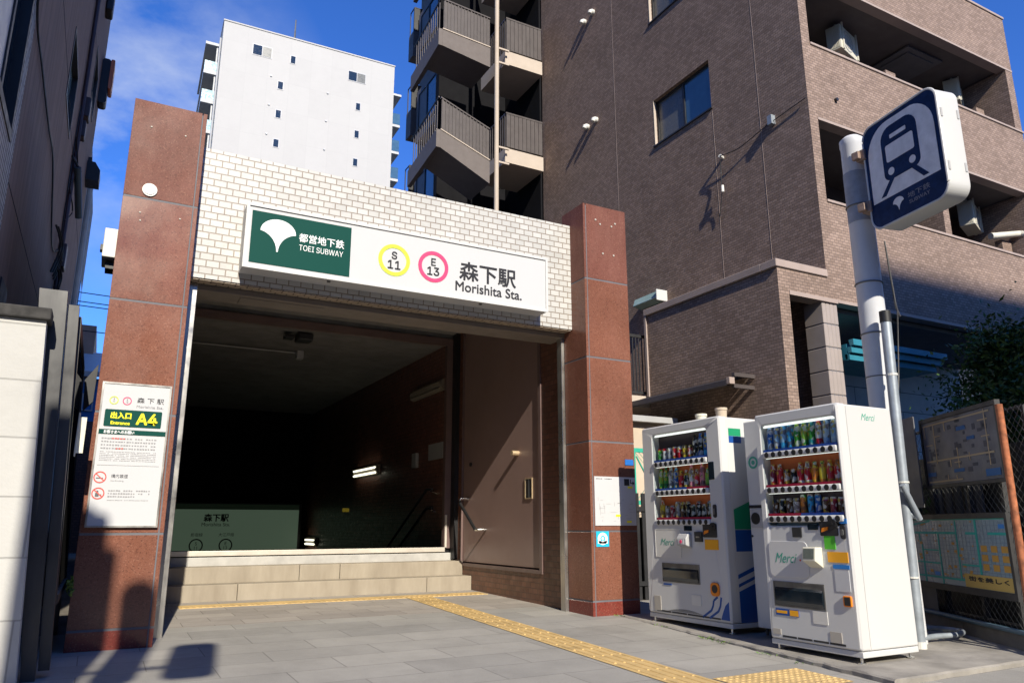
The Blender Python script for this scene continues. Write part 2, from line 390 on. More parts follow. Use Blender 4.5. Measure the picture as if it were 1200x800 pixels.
def text(s, x, z, y, h, mat, parent, width=None, bold=0, align='CENTER', local=True, name='lettering', ext=.0008, shear=0, sans=False):
    """lettering facing -Y, centred on x, with its middle at height z"""
    cu = bpy.data.curves.new('t', 'FONT'); cu.body = s; cu.size = 1; cu.align_x = 'CENTER'; cu.offset = 0; cu.extrude = 0; cu.shear = shear
    cu.resolution_u = 4
    if sans and SANS: cu.font = SANS
    o = bpy.data.objects.new('t', cu); COL.objects.link(o)
    dg = bpy.context.evaluated_depsgraph_get(); me = bpy.data.meshes.new_from_object(o.evaluated_get(dg)); me.name = name
    bpy.data.objects.remove(o); bpy.data.curves.remove(cu)
    xs = [v.co.x for v in me.vertices]; ys = [v.co.y for v in me.vertices]
    if not xs: return None
    sx = sz = h/(max(ys)-min(ys)); cx = (max(xs)+min(xs))/2; cz = (max(ys)+min(ys))/2
    if width: sx = width/(max(xs)-min(xs))
    T = Matrix.Identity(4) if local else root_of(parent).matrix_basis.inverted()
    for v in me.vertices: v.co = T @ Vector((x+(v.co.x-cx)*sx, y, z+(v.co.y-cz)*sz))
    if bold:                                     # a heavier stroke: the same letters struck again a hair to each side
        bm = bmesh.new(); bm.from_mesh(me); d = bold*h*1.7; n0 = list(bm.verts); f0 = list(bm.faces); k = 0
        for dx, dz in ((d, 0), (-d, 0), (0, d), (0, -d), (d*.7, d*.7), (-d*.7, d*.7), (d*.7, -d*.7), (-d*.7, -d*.7)):
            k += 1; off = T.to_3x3() @ Vector((dx, -.00018*k, dz)); mp_ = {v: bm.verts.new(v.co+off) for v in n0}
            for f in f0: bm.faces.new([mp_[v] for v in f.verts])
        bm.to_mesh(me); bm.free()
    me.materials.clear(); me.materials.append(mat)
    ob = bpy.data.objects.new(name, me); COL.objects.link(ob); ob.parent = parent
    return ob
def gz(y): return .019*(y-7.6)

# ------------------------------------------------------------------ the setting
struct('ground', B().box(-400, 400, -400, 600, -1.0, -.24), m_asphalt)
def sheet(x0, x1, y0, y1, dz, th=.2, nx=1):
    return B().prism([(y0, gz(y0)+dz), (y1, gz(y1)+dz), (y1, gz(y1)-th), (y0, gz(y0)-th)], 'x', x0, x1)
struct('pavement', sheet(-9, 24, 2.6, 8.62, 0), m_pave)
struct('entrance_paving', sheet(.2, 5.4, 8.622, 11.2, 0), m_pave_tan)
struct('yard_ground', sheet(5.45, 24, 8.63, 30, -.01), m_concrete_d)
struct('alley_ground', sheet(-9, .15, 8.63, 60, -.01), m_concrete_d)
# raised concrete strip under the machines with a worn kerb edge
kb = bmesh.new()
import itertools
rk = random.Random(3)
front = []
n = 40
for i in range(n+1):
    t = i/n; y = 3.68+(7.5-3.68)*t; x = 4.98+(5.42-4.98)*t + rk.uniform(-.012, .012)
    front.append((x, y))
def kz(y): return gz(y)+.036*(1-max(0, min(1, (y-4)/3.7)))+.007
ring_top, ring_bot, ring_in = [], [], []
line = [(24, 3.68)]+[(8-.2*k+rk.uniform(-.01, .01), 3.68+rk.uniform(-.008, .008)) for k in range(15)]+front
for i, (x, y) in enumerate(line):
    ring_bot.append(kb.verts.new((x, y, gz(y)-.15)))
    ring_top.append(kb.verts.new((x, y, kz(y)-.012+rk.uniform(-.004, .003))))
    xi = x+.015 if i > 15 else x; yi = y+.015 if i <= 15 else y
    ring_in.append(kb.verts.new((xi, yi, kz(yi)+rk.uniform(-.003, .002))))
for a_, b_ in ((ring_bot, ring_top), (ring_top, ring_in)):
    for i in range(len(a_)-1): kb.faces.new((a_[i], a_[i+1], b_[i+1], b_[i]))
back = [kb.verts.new((24, v.co.y if v.co.y > 3.8 else 7.5, kz(7.5))) for v in ring_in[-1:]]
kb.faces.new([v for v in ring_in]+[back[0]])
bk = B(); bk.bm = kb
bmesh.ops.triangulate(kb, faces=[f for f in kb.faces if len(f.verts) > 4])
struct('raised_kerb_strip', bk, m_concrete)
# tactile paving
tp = sheet(1.0, 5.1, 10.2, 10.52, .005, .02)
for i in range(int(4.05/.075)):
    for k in range(2): tp.box(1.03+i*.075, 1.03+i*.075+.035, 10.22+k*.15, 10.22+k*.15+.13, gz(10.3)+.002, gz(10.3)+.0085)
struct('tactile_row', tp, m_yellow)
tr = B(); y0, y1 = 3.9, 10.19
def tx(y): return 3.60+(3.86-3.60)*(y-4.0)/6.2
L = .36
seg = [(tx(y0), y0), (tx(y0)+L, y0), (tx(y1)+L, y1), (tx(y1), y1)]
v4 = [(x, y, gz(y)+.005) for x, y in seg]; tr.quad(*v4)
for i in range(20):
    ya = y0+i*.3125+.02; yb = ya+.28
    for k in range(4):
        o = .05+k*.087
        pa = (tx(ya)+o, ya, gz(ya)+.0); pb = (tx(yb)+o, yb, gz(yb)+.0)
        tr.tube([pa, pb], .014, 6)
struct('tactile_strip', tr, m_yellow)
tb = B(); tb.quad(*[(x, y, gz(y)+.005) for x, y in ((4.0, 3.9), (4.84, 3.9), (4.84, 4.42), (4.0, 4.42))])
for i in range(14):
    for k in range(9): 
        x, y = 4.03+i*.06, 3.93+k*.058; tb.lathe((x, y, gz(y)+.004), [(.017, 0), (.012, .006)], 8)
struct('tactile_block', tb, m_yellow)

# ------------------------------------------------------------------ station entrance
ent = thing('station_entrance', 'subway station entrance with red granite pillars and white tiled parapet above dark stairs', 'station entrance', (2.8, 8, 0))
def pillar(x0, x1, y0, y1, line_x):
    b = B()
    b.mat(1).box(x0+.003, x1-.003, y0+.003, y1-.003, -.08, 5.05)
    zs = [-.06, .16, .94, 1.99, 3.03, 4.05, 5.08]
    for i, (a_, c) in enumerate(zip(zs, zs[1:])):
        b.mat(2 if i == 0 else 3 if i == 5 else 0)
        if line_x:  # corner strip and front slab with an open joint between them
            b.box(x0, x0+.035, y0, y1, a_+(.010 if i else 0), c-.010, .002, 1)
            b.box(x0+.047, x1, y0, y1, a_+(.010 if i else 0), c-.010, .002, 1)
        else:
            b.box(x0, x1-.047, y0, y1, a_+(.010 if i else 0), c-.010, .002, 1)
            b.box(x1-.035, x1, y0, y1, a_+(.010 if i else 0), c-.010, .002, 1)
    return b
pl = build('granite_pillar', pillar(-.11, .55, 7.54, 7.99, False), [m_granite, m_joint, m_granite_base, m_granite_up], ent)
pr = build('granite_pillar', pillar(5.11, 5.78, 7.54, 8.05, True), [m_granite, m_joint, m_granite_base, m_granite_up], ent)
anch = B()
for x, z in ((5.3, 4.87), (5.37, 4.82), (5.55, 4.82), (5.61, 4.87), (5.4, 4.42), (5.57, 4.42)): anch.disc((x, z), .013, 7.532, 7.541, 10)
build('anchor_plug', anch, m_tag, pr)
an2 = B()
for x, z in ((.06, 4.8), (.37, 4.78), (.05, 3.9), (.06, 3.82), (.4, 3.9)): an2.disc((x, z), .008, 7.532, 7.541, 8)
build('anchor_plug', an2, m_tag, pl)
build('parapet', B().box(.55, 5.11, 7.86, 8.40, 3.44, 4.86), m_white_tile, ent)
build('lintel_soffit', B().box(.56, 5.10, 7.875, 8.02, 3.425, 3.438), m_soffit_tile, ent)
build('soffit_panel', B().box(.56, 5.13, 8.04, 8.42, 3.37, 3.425).box(.56, 5.13, 8.42, 8.5, 3.40, 4.3), m_soffit, ent)
build('access_hatch', B().ring((1.1, 2.0, 0, 0), (1.12, 1.98, 0, 0), 'y', 8.12, 8.13).box(1.1, 2.0, 8.12, 8.36, 3.362, 3.369, .003, 1), m_soffit, ent)
build('roof', B().box(-.1, 5.9, 8.5, 22, 4.3, 4.62).box(-.1, .55, 8.0, 8.5, 4.0, 4.62), m_concrete_d, ent)
wl = B().box(-.1, .2, 8.0, 22, -4, 4.3).box(5.36, 5.9, 8.06, 22, -4, 4.3)
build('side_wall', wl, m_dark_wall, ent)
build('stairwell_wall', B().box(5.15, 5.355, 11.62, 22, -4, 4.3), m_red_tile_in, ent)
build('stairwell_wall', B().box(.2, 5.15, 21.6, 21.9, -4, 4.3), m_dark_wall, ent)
build('stairwell_ceiling', B().box(.2, 5.15, 11.62, 21.6, 4.12, 4.28), m_ceil, ent)
# door bay
dw = B().ring((8.20, 11.5, -.1, 4.3), (8.72, 11.26, .40, 4.22), 'x', 5.15, 5.355)
build('brick_side_wall', dw, m_red_tile, ent)
dfm = B().ring((8.72, 11.26, .40, 4.22), (8.79, 11.24, .445, 4.18), 'x', 5.135, 5.3)
build('door_frame', dfm, m_frame_brown, ent)
door = build('flood_door', B().box(5.165, 5.23, 8.80, 11.23, .465, 4.17, .004, 1), m_door, ent)
build('knob', B().cyl((5.165, 9.40, 2.0), (5.06, 9.40, 2.0), .036, 18), m_brass, door, smooth=True)
pull = B().ring((9.0, 9.2, 1.36, 1.64), (9.015, 9.185, 1.375, 1.625), 'x', 5.152, 5.168)
build('recessed_pull', pull, m_brass, door)
build('recessed_pull', B().box(5.158, 5.166, 9.016, 9.184, 1.376, 1.624).box(5.15, 5.166, 9.085, 9.115, 1.376, 1.624), m_dark, door)
hd = B().tube([(5.16, 11.02, 1.42), (5.02, 11.02, 1.42), (5.0, 11.02, 1.40), (5.0, 11.02, 1.36)], .02, 10).tube([(5.0, 10.44, .95), (5.02, 10.40, .95), (5.16, 10.40, .95)], .02, 10)
build('handrail_end', hd, m_chrome, door, smooth=True)
build('handrail_bar', B().tube([(5.0, 11.02, 1.365), (5.0, 10.44, .95)], .024, 10), m_black, door, smooth=True)
build('bolt', B().cyl((5.166, 10.95, 1.95), (5.14, 10.95, 1.95), .03, 12), m_dark, door)
jb = B().box(4.98, 5.14, 11.56, 11.66, .66, 4.12).box(.2, 4.98, 11.56, 11.66, 4.0, 4.12)
build('inner_frame', jb, m_frame_brown, ent)
build('porch_ceiling', B().box(.2, 5.15, 8.5, 11.56, 4.2, 4.29), m_ceil, ent)
build('dark_gap', B().box(5.08, 5.16, 11.40, 11.55, .50, 4.19), m_black, ent)  # black strip standing in for the shade of the gap by the jamb
build('jamb_guard', B().box(4.985, 5.02, 11.535, 11.56, .67, 1.18, .004, 1), m_thresh, ent)
for x0, x1, y0, y1 in ((.552, .66, 8.0, 8.14), (5.07, 5.145, 8.06, 8.17)):
    build('shutter_rail', B().box(x0, x1, y0, y1, -.03, 3.42, .004, 1), m_steel, ent)
# steps: each course is a few blocks with open joints
def course(y0, y1, z0, z1, cuts):
    b = B()
    for a_, c in zip(cuts, cuts[1:]): b.box(a_+.003, c-.003, y0+random.uniform(0, .004), y1, z0, z1, .008, 2)
    return b
build('step', course(10.86, 11.19, -.1, .268, [.55, 1.75, 4.42, 5.15]), m_step, ent)
build('step', course(11.19, 11.52, -.1, .475, [.55, 2.62, 3.2, 5.15]), m_step, ent)
build('step', B().box(.55, 5.14, 11.52, 11.6, 0, .59, .006, 2), m_step_grey, ent)
build('threshold', B().box(.55, 4.975, 11.50, 11.57, .605, .675, .006, 2), m_thresh, ent)
st = B(); pts = [(11.6, .66), (12.3, .66)]
y, z = 12.3, .66
for i in range(28): z -= .165; pts.append((y, z)); y += .3; pts.append((y, z))
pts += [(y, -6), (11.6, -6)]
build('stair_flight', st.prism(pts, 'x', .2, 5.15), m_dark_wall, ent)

# fittings in the stairwell
def fluor(loc, lit, label, ln=1.5):
    t = thing('wall_lamp', label, 'wall lamp', loc, R(-90), 'fluorescent lamps on the stairwell wall')
    build('casing', B().prism([(0, .10), (0, -.10), (-.05, -.10), (-.11, 0), (-.05, .10)], 'x', 0, ln), m_lamp_off, t, local=True)
    b = B()
    for dz in (-.07, .035): b.tube([(.05, -.10+abs(dz)*.1, dz), (ln-.05, -.10+abs(dz)*.1, dz)], .022, 8)
    build('tube', b, m_lamp_on if lit else m_lamp_off, t, local=True)
    return t
fluor((5.15, 13.5, 3.42), False, 'unlit fluorescent wall lamp high beside the entrance, nearest of the three')
fluor((5.15, 17.0, 2.17), True, 'lit twin tube wall lamp partway down the dark stairs', 1.6)
fluor((5.15, 21.2, .62), True, 'lit wall lamp lowest down the stairs just above the threshold', 1.0)
b = B().box(5.135, 5.15, 12.05, 12.7, 2.14, 2.42)
tag(build('wall_notice', b, m_panel_grey, origin=(5.15, 12.4, 2.28)), 'pale notice sheet on the dark stairwell wall', 'notice')
tag(build('wall_box', B().box(5.09, 5.15, 13.2, 13.42, 2.05, 2.32, .01), m_panel_grey, origin=(5.15, 13.3, 2.2)), 'small grey box on the stairwell wall left of the notice', 'wall box')
hr = thing('stair_handrail', 'steel handrails going down the right stairwell wall', 'handrail', (5.1, 12.4, 1))
for dz in (0, -.32):
    build('rail', B().tube([(5.02, 12.2, 1.62+dz), (5.02, 12.45, 1.62+dz), (5.02, 17.5, -1.0+dz)], .022, 8), m_dark, hr, smooth=True)
    build('bracket', B().tube([(5.15, 12.3, 1.55+dz), (5.02, 12.3, 1.6+dz)], .015, 8), m_chrome, hr, smooth=True)
cs = thing('ceiling_sensor', 'small sensor on a thin conduit across the stairwell ceiling', 'sensor', (2.95, 13.7, 4.12))
build('housing', B().box(2.9, 3.02, 13.62, 13.78, 3.97, 4.12, .01), m_panel_grey, cs)
build('conduit', B().tube([(.25, 13.7, 4.08), (2.9, 13.7, 4.08)], .012, 8), m_panel_grey, cs)
tag(build('ceiling_camera', B().box(2.6, 2.85, 12.2, 12.5, 3.98, 4.1, .02).box(2.4, 2.55, 12.25, 12.45, 4.0, 4.06, .01), m_dark, origin=(2.7, 12.3, 4.1)), 'dark security camera on the stairwell ceiling behind the header', 'camera')
lb = thing('direction_lightbox', 'dim green backlit sign with station name at the back of the stairwell', 'light box', (3.1, 21.5, .6))
build('case', B().box(1.35, 4.98, 21.44, 21.6, .3, 1.62, .01), m_dark, lb)
build('lit_panel', B().box(1.4, 4.9, 21.43, 21.438, .3, 1.44), m_lit_green, lb)
build('top_band', B().box(1.4, 4.9, 21.43, 21.438, 1.45, 1.58), m_lit_dark, lb)
text('森下駅', 2.78, 1.23, 21.425, .19, m_ink, lb, local=False, bold=.02)
text('Morishita Sta.', 2.78, 1.06, 21.425, .09, m_ink, lb, local=False)
text('新宿線', 2.34, .80, 21.425, .09, m_ink, lb, local=False); text('大江戸線', 3.06, .80, 21.425, .09, m_ink, lb, local=False)
build('line_roundel', B().disc((2.34, .53), .17, 21.424, 21.429, ri=.14), m_ink, lb); build('line_roundel', B().disc((3.06, .53), .17, 21.424, 21.429, ri=.14), m_ink, lb)
text('S', 2.34, .58, 21.425, .08, m_ink, lb, local=False); text('11', 2.34, .47, 21.425, .08, m_ink, lb, local=False)
text('E', 3.06, .58, 21.425, .08, m_ink, lb, local=False); text('13', 3.06, .47, 21.425, .08, m_ink, lb, local=False)
tag(build('exit_sign', B().box(4.27, 4.40, 14.95, 15.0, 1.28, 1.35, .01), m_lit_yellow, origin=(4.35, 15, 1.3)), 'small glowing yellow sign in the dark stairwell', 'sign')

# ------------------------------------------------------------------ signs on the entrance
sg = thing('station_sign', 'long white station name board with green panel on the tiled parapet', 'station sign', (2.8, 7.86, 3.54))
build('sign_box', B().box(1.02, 4.60, 7.615, 7.858, 3.545, 4.235, .006, 2), m_sign_white, sg)
build('rim', B().ring((1.015, 4.605, 3.54, 4.24), (1.045, 4.575, 3.57, 4.21), 'y', 7.60, 7.6148), m_paint_white, sg)
gp = build('green_panel', B().box(1.075, 2.115, 7.609, 7.6145, 3.605, 4.165), m_green, sg)
def fan(cx, cz, s, y0, y1):
    pts = []
    for k in range(25):
        t = R(180-180*k/24*1.0); pts.append((cx+.5*s*math.cos(t), cz+.10*s+.40*s*math.sin(t)))
    for k in range(1, 11):   # right edge sweeps in to the stem
        u = k/10; pts.append((cx+s*(.5*(1-u)**1.9*.92+.022), cz+s*(.10-.10*math.sin(u*math.pi/2)*.6-.52*u**1.6)))
    for k in range(10, 0, -1):
        u = k/10; pts.append((cx-s*(.5*(1-u)**1.9*.92+.022), cz+s*(.10-.10*math.sin(u*math.pi/2)*.6-.52*u**1.6)))
    return B().prism(pts, 'y', y0, y1)
build('leaf_emblem', fan(1.345, 3.925, .36, 7.606, 7.610), m_white_ink, gp)
text('都営地下鉄', 1.80, 3.952, 7.606, .095, m_white_ink, gp, width=.48, local=False, bold=.008)
text('TOEI SUBWAY', 1.80, 3.842, 7.606, .062, m_white_ink, gp, width=.47, local=False, bold=.0, sans=True)
for x, m, a_, b_ in ((2.615, m_lime, 'S', '11'), (3.085, m_pink, 'E', '13')):
    rr = build('line_roundel', B().disc((x, 3.88), .185, 7.609, 7.6145, 40, .142), m, sg)
    text(a_, x, 3.935, 7.611, .085, m_ink, rr, local=False, bold=.02, sans=True); text(b_, x, 3.825, 7.611, .095, m_ink, rr, local=False, bold=.02, sans=True)
text('森下駅', 3.785, 3.895, 7.611, .225, m_ink, sg, width=.74, local=False, bold=.012)
text('Morishita Sta.', 3.80, 3.70, 7.611, .115, m_ink, sg, width=.87, local=False, bold=.012)
for x in (1.9, 3.7): build('bolt', B().box(x, x+.03, 7.66, 7.69, 3.53, 3.545), m_steel_d, sg)

bd = thing('information_board', 'white exit A4 notice board with green band on the left granite pillar', 'notice board', (.21, 7.54, 1.0))
build('panel', B().box(-.07, .485, 7.512, 7.538, 1.0, 2.25, .003, 1), m_sign_white, bd)
build('rim', B().ring((-.075, .49, .995, 2.255), (-.06, .475, 1.01, 2.24), 'y', 7.505, 7.512), m_steel, bd)
Y = 7.508
def bz(f): return 2.25-1.25*f
for x, m, d in ((.03, m_lime, '11'), (.135, m_pink, '13')):
    rr = build('line_roundel', B().disc((x, bz(.125)), .036, 7.508, 7.5118, 28, .029), m, bd)
    text('S' if d == '11' else 'E', x, bz(.125)+.011, Y, .014, m_ink_grey, rr, local=False); text(d, x, bz(.125)-.01, Y, .016, m_ink_grey, rr, local=False)
text('森 下 駅', .325, bz(.115), Y, .05, m_ink, bd, width=.22, local=False)
text('Morishita Sta.', .325, bz(.16), Y, .022, m_ink_pale, bd, width=.22, local=False)
gb = build('green_band', B().rrect(-.03, .43, bz(.31), bz(.19), .012, 7.507, 7.5118), m_green, bd)
text('出入口', .10, bz(.232), 7.504, .055, m_yel_ink, gb, width=.16, local=False, bold=.03)
text('Entrance', .10, bz(.285), 7.504, .028, m_yel_ink, gb, width=.15, local=False, bold=.03)
text('A4', .31, bz(.25), 7.504, .095, m_yel_ink, gb, width=.165, local=False, bold=.03, sans=True)
hb = build('green_band', B().box(-.06, .475, 7.507, 7.5118, bz(.365), bz(.332)), m_green, bd)
text('お客さまへのお願い', .10, bz(.349), 7.504, .028, m_white_ink, hb, width=.24, local=False, bold=.02)
rr_ = random.Random(5)
def greek(x0, x1, z, h, m, par, y, glyph, rnd, gapp=.25):
    b = B(); x = x0
    while x < x1-glyph:
        wdt = glyph*rnd.uniform(.55, .95)
        if rnd.random() > .08: b.box(x, x+wdt, y, y+.0012, z-h/2*rnd.uniform(.6, 1), z+h/2*rnd.uniform(.6, 1))
        x += glyph*(1+gapp*.4)
    return build('fine_print', b, m, par)
for i, f in enumerate((.395, .418, .441, .464)): greek(-.03, .43, bz(f), .013, m_ink_pale, bd, 7.5095, .02, rr_)
greek(.05, .16, bz(.395), .013, m_ink_red, bd, 7.508, .02, rr_); greek(.09, .19, bz(.464), .013, m_ink_red, bd, 7.508, .02, rr_)
for f in (.488, .50, .512, .524, .536, .548): greek(-.03, .42, bz(f), .006, m_ink_pale, bd, 7.5095, .011, rr_)
build('rule', B().box(-.04, .45, 7.5095, 7.5118, bz(.582), bz(.58)), m_ink_pale, bd)
for f in (.665, .775):
    rg = build('prohibition_ring', B().disc((-.005, bz(f)), .05, 7.5085, 7.5115, 32, .041), m_ink_red, bd)
    d = B(); M_ = Matrix.Translation((-.005, 7.51, bz(f))) @ Matrix.Rotation(R(42), 4, 'Y'); d.box(-.043, .043, -.0012, .0012, -.004, .004, M=M_)
    build('bar', d, m_ink_red, rg)
    ic = B()
    if f < .7: ic.box(-.035, .02, 7.5098, 7.511, bz(f)-.012, bz(f)-.004)
    else: ic.disc((-.012, bz(f)+.015), .01, 7.5098, 7.511, 12).box(-.026, .002, 7.5098, 7.511, bz(f)-.028, bz(f)+.004).box(.008, .022, 7.5098, 7.511, bz(f)-.02, bz(f)-.008)
    build('pictogram', ic, m_ink_grey, rg)
text('構内禁煙', .145, bz(.655), 7.509, .032, m_ink_grey, bd, width=.13, local=False)
text('No Smoking', .13, bz(.688), 7.509, .014, m_ink_pale, bd, width=.10, local=False)
for f in (.755, .775, .795): greek(.07, .42 if f < .79 else .3, bz(f), .013, m_ink_pale, bd, 7.5095, .018, rr_)
greek(.07, .40, bz(.82), .007, m_ink_pale, bd, 7.5095, .011, rr_)

mpb = thing('area_map_poster', 'white paper map notice on the right granite pillar', 'poster', (5.47, 7.54, 1.0))
build('sheet', B().box(5.165, 5.765, 7.528, 7.538, 1.005, 1.575), m_sign_white, mpb)
rn = random.Random(11)
greek(5.19, 5.42, 1.548, .012, m_ink_grey, mpb, 7.526, .016, rn)
b = B()
for i in range(30):
    x, z = rn.uniform(5.19, 5.72), rn.uniform(1.04, 1.30); wd = rn.uniform(.02, .1)
    if rn.random() < .6: b.box(x, min(5.75, x+wd), 7.526, 7.5275, z, z+.002)
    else: b.box(x, x+.002, 7.526, 7.5275, z, min(1.33, z+wd))
build('map_lines', b, m_ink_pale, mpb)
b = B()
for x, z in ((5.46, 1.12), (5.62, 1.05), (5.65, 1.455)): b.box(x, x+.07, 7.525, 7.5265, z-.012, z+.012)
build('yellow_mark', b, m_yel_ink, mpb)
b = B().box(5.60, 5.675, 7.5255, 7.527, 1.475, 1.555)
build('exit_pictogram', b, m_ink, mpb)
ar = B().box(5.69, 5.70, 7.525, 7.527, 1.51, 1.55).box(5.69, 5.73, 7.525, 7.527, 1.50, 1.51); ar.prism([(5.725, 1.48), (5.755, 1.505), (5.725, 1.53)], 'y', 7.525, 7.527)
build('arrow', ar, m_ink, mpb)
sk = thing('round_arrow_sticker', 'cyan square sticker with white arch below the map poster', 'sticker', (5.26, 7.54, .77))
build('backing', B().box(5.175, 5.355, 7.534, 7.5395, .765, .94), m_cyan, sk)
build('arch', B().disc((5.265, .855), .07, 7.531, 7.534, 28, .036).box(5.195, 5.335, 7.531, 7.534, .80, .83), m_white_ink, sk)
build('dot', B().disc((5.265, .858), .018, 7.531, 7.534, 16), m_white_ink, sk)
tag(build('blue_plate', B().box(5.63, 5.755, 7.53, 7.5395, 1.72, 1.79, .002, 1), m_blue_plate, origin=(5.69, 7.54, 1.75)), 'small blue number plate on the right granite pillar', 'plate')
tag(build('round_cover', B().disc((.11, 4.14), .065, 7.525, 7.541, 28).disc((.11, 4.14), .05, 7.519, 7.526, 28), m_paint_warm, origin=(.11, 7.54, 4.14)), 'round white cover cap high on the left granite pillar', 'cover')
sb = thing('speaker_box', 'white weathered box on the far side of the left granite pillar', 'box', (-.17, 8.4, 3.6))
build('casing', B().box(-.24, -.115, 8.3, 8.7, 3.66, 3.97, .01), m_paint_warm, sb)
build('bracket', B().box(-.2, -.11, 8.4, 8.6, 3.57, 3.66).box(-.265, -.24, 8.4, 8.5, 3.76, 3.82), m_dark, sb)

# ------------------------------------------------------------------ vending machines
DR = {}
def drink(kind, body, label, cap):
    key = (kind, body, label, cap)
    if key in DR: return DR[key]
    b = B()
    if kind == 'can':   prof = [(.022, 0), (.027, .006), (.027, .05), (.027, .098), (.027, .108), (.021, .12), (.020, .122)]; ms = [2, 1, 1, 0, 2, 2, 2]
    elif kind == 'slim': prof = [(.021, 0), (.025, .006), (.025, .05), (.025, .128), (.024, .135), (.018, .146), (.017, .148)]; ms = [2, 1, 1, 0, 2, 2, 2]
    elif kind == 'pet': prof = [(.026, 0), (.030, .01), (.030, .055), (.0285, .06), (.030, .065), (.030, .135), (.026, .16), (.014, .19), (.0135, .193), (.0145, .194), (.0145, .213), (.012, .214)]; ms = [0, 0, 0, 0, 1, 1, 0, 0, 0, 2, 2]
    elif kind == 'short': prof = [(.026, 0), (.030, .01), (.030, .04), (.030, .105), (.027, .12), (.016, .142), (.0165, .143), (.0165, .163), (.014, .164)]; ms = [0, 0, 1, 1, 0, 0, 2, 2]
    b.lathe((0, 0, 0), prof, 14, ms)
    bm = b.bm; bmesh.ops.recalc_face_normals(bm, faces=list(bm.faces))
    me = bpy.data.meshes.new('display_'+('can' if kind in ('can', 'slim') else 'bottle')); bm.to_mesh(me); bm.free()
    for c in (body, label, cap): me.materials.append(c)
    for p in me.polygons: p.use_smooth = True
    try: me.set_sharp_from_angle(angle=R(45))
    except Exception: pass
    DR[key] = me; return me
def dm(n, c, rough=.28):
    m, t, b = nodes('drink '+n); v = coords(t); vo = t.nodes.new('ShaderNodeTexVoronoi'); vo.inputs['Scale'].default_value = 46; t.links.new(v, vo.inputs['Vector'])
    sp = t.nodes.new('ShaderNodeSeparateColor'); t.links.new(vo.outputs['Color'], sp.inputs[0])
    lum = sum(c)/3; alt = (.72, .70, .66) if lum < .3 else (.12, .06, .05)
    cc = mixc(t, rng(t, sp.outputs[0], .70, .72, 0, .75), c, alt); cc = mixc(t, rng(t, sp.outputs[1], .86, .88, 0, .8), cc, (.6, .45, .05))
    t.links.new(cc, b.inputs['Base Color']); setp(b, Roughness=rough); return m
D = {k: dm(k, v) for k, v in dict(red=(.55, .02, .03), green=(.05, .30, .04), lime=(.25, .48, .05), blue=(.02, .12, .45), sky=(.05, .38, .70), white=(.72, .72, .72), black=(.015, .013, .013),
     brown=(.10, .045, .02), amber=(.55, .22, .03), yellow=(.75, .55, .04), orange=(.75, .24, .03), pink=(.70, .25, .32), teal=(.03, .30, .30), clear=(.50, .60, .66), silver=(.45, .46, .48), purple=(.2, .03, .12), water=(.30, .48, .70), dgreen=(.015, .11, .035), wine=(.25, .02, .04)).items()}
def rowset(s):
    """'kind body label cap' words separated by commas"""
    return [tuple(x.split()) for x in s.split(',')]
def side_text(s, yc, z, x, h, mat, par, width, **k):
    o = text(s, yc, z, 0, h, mat, par, width=width, local=True, **k)
    o.data.transform(Matrix.Rotation(R(90), 4, 'Z')); o.data.transform(Matrix.Translation((x, 0, 0))); return o
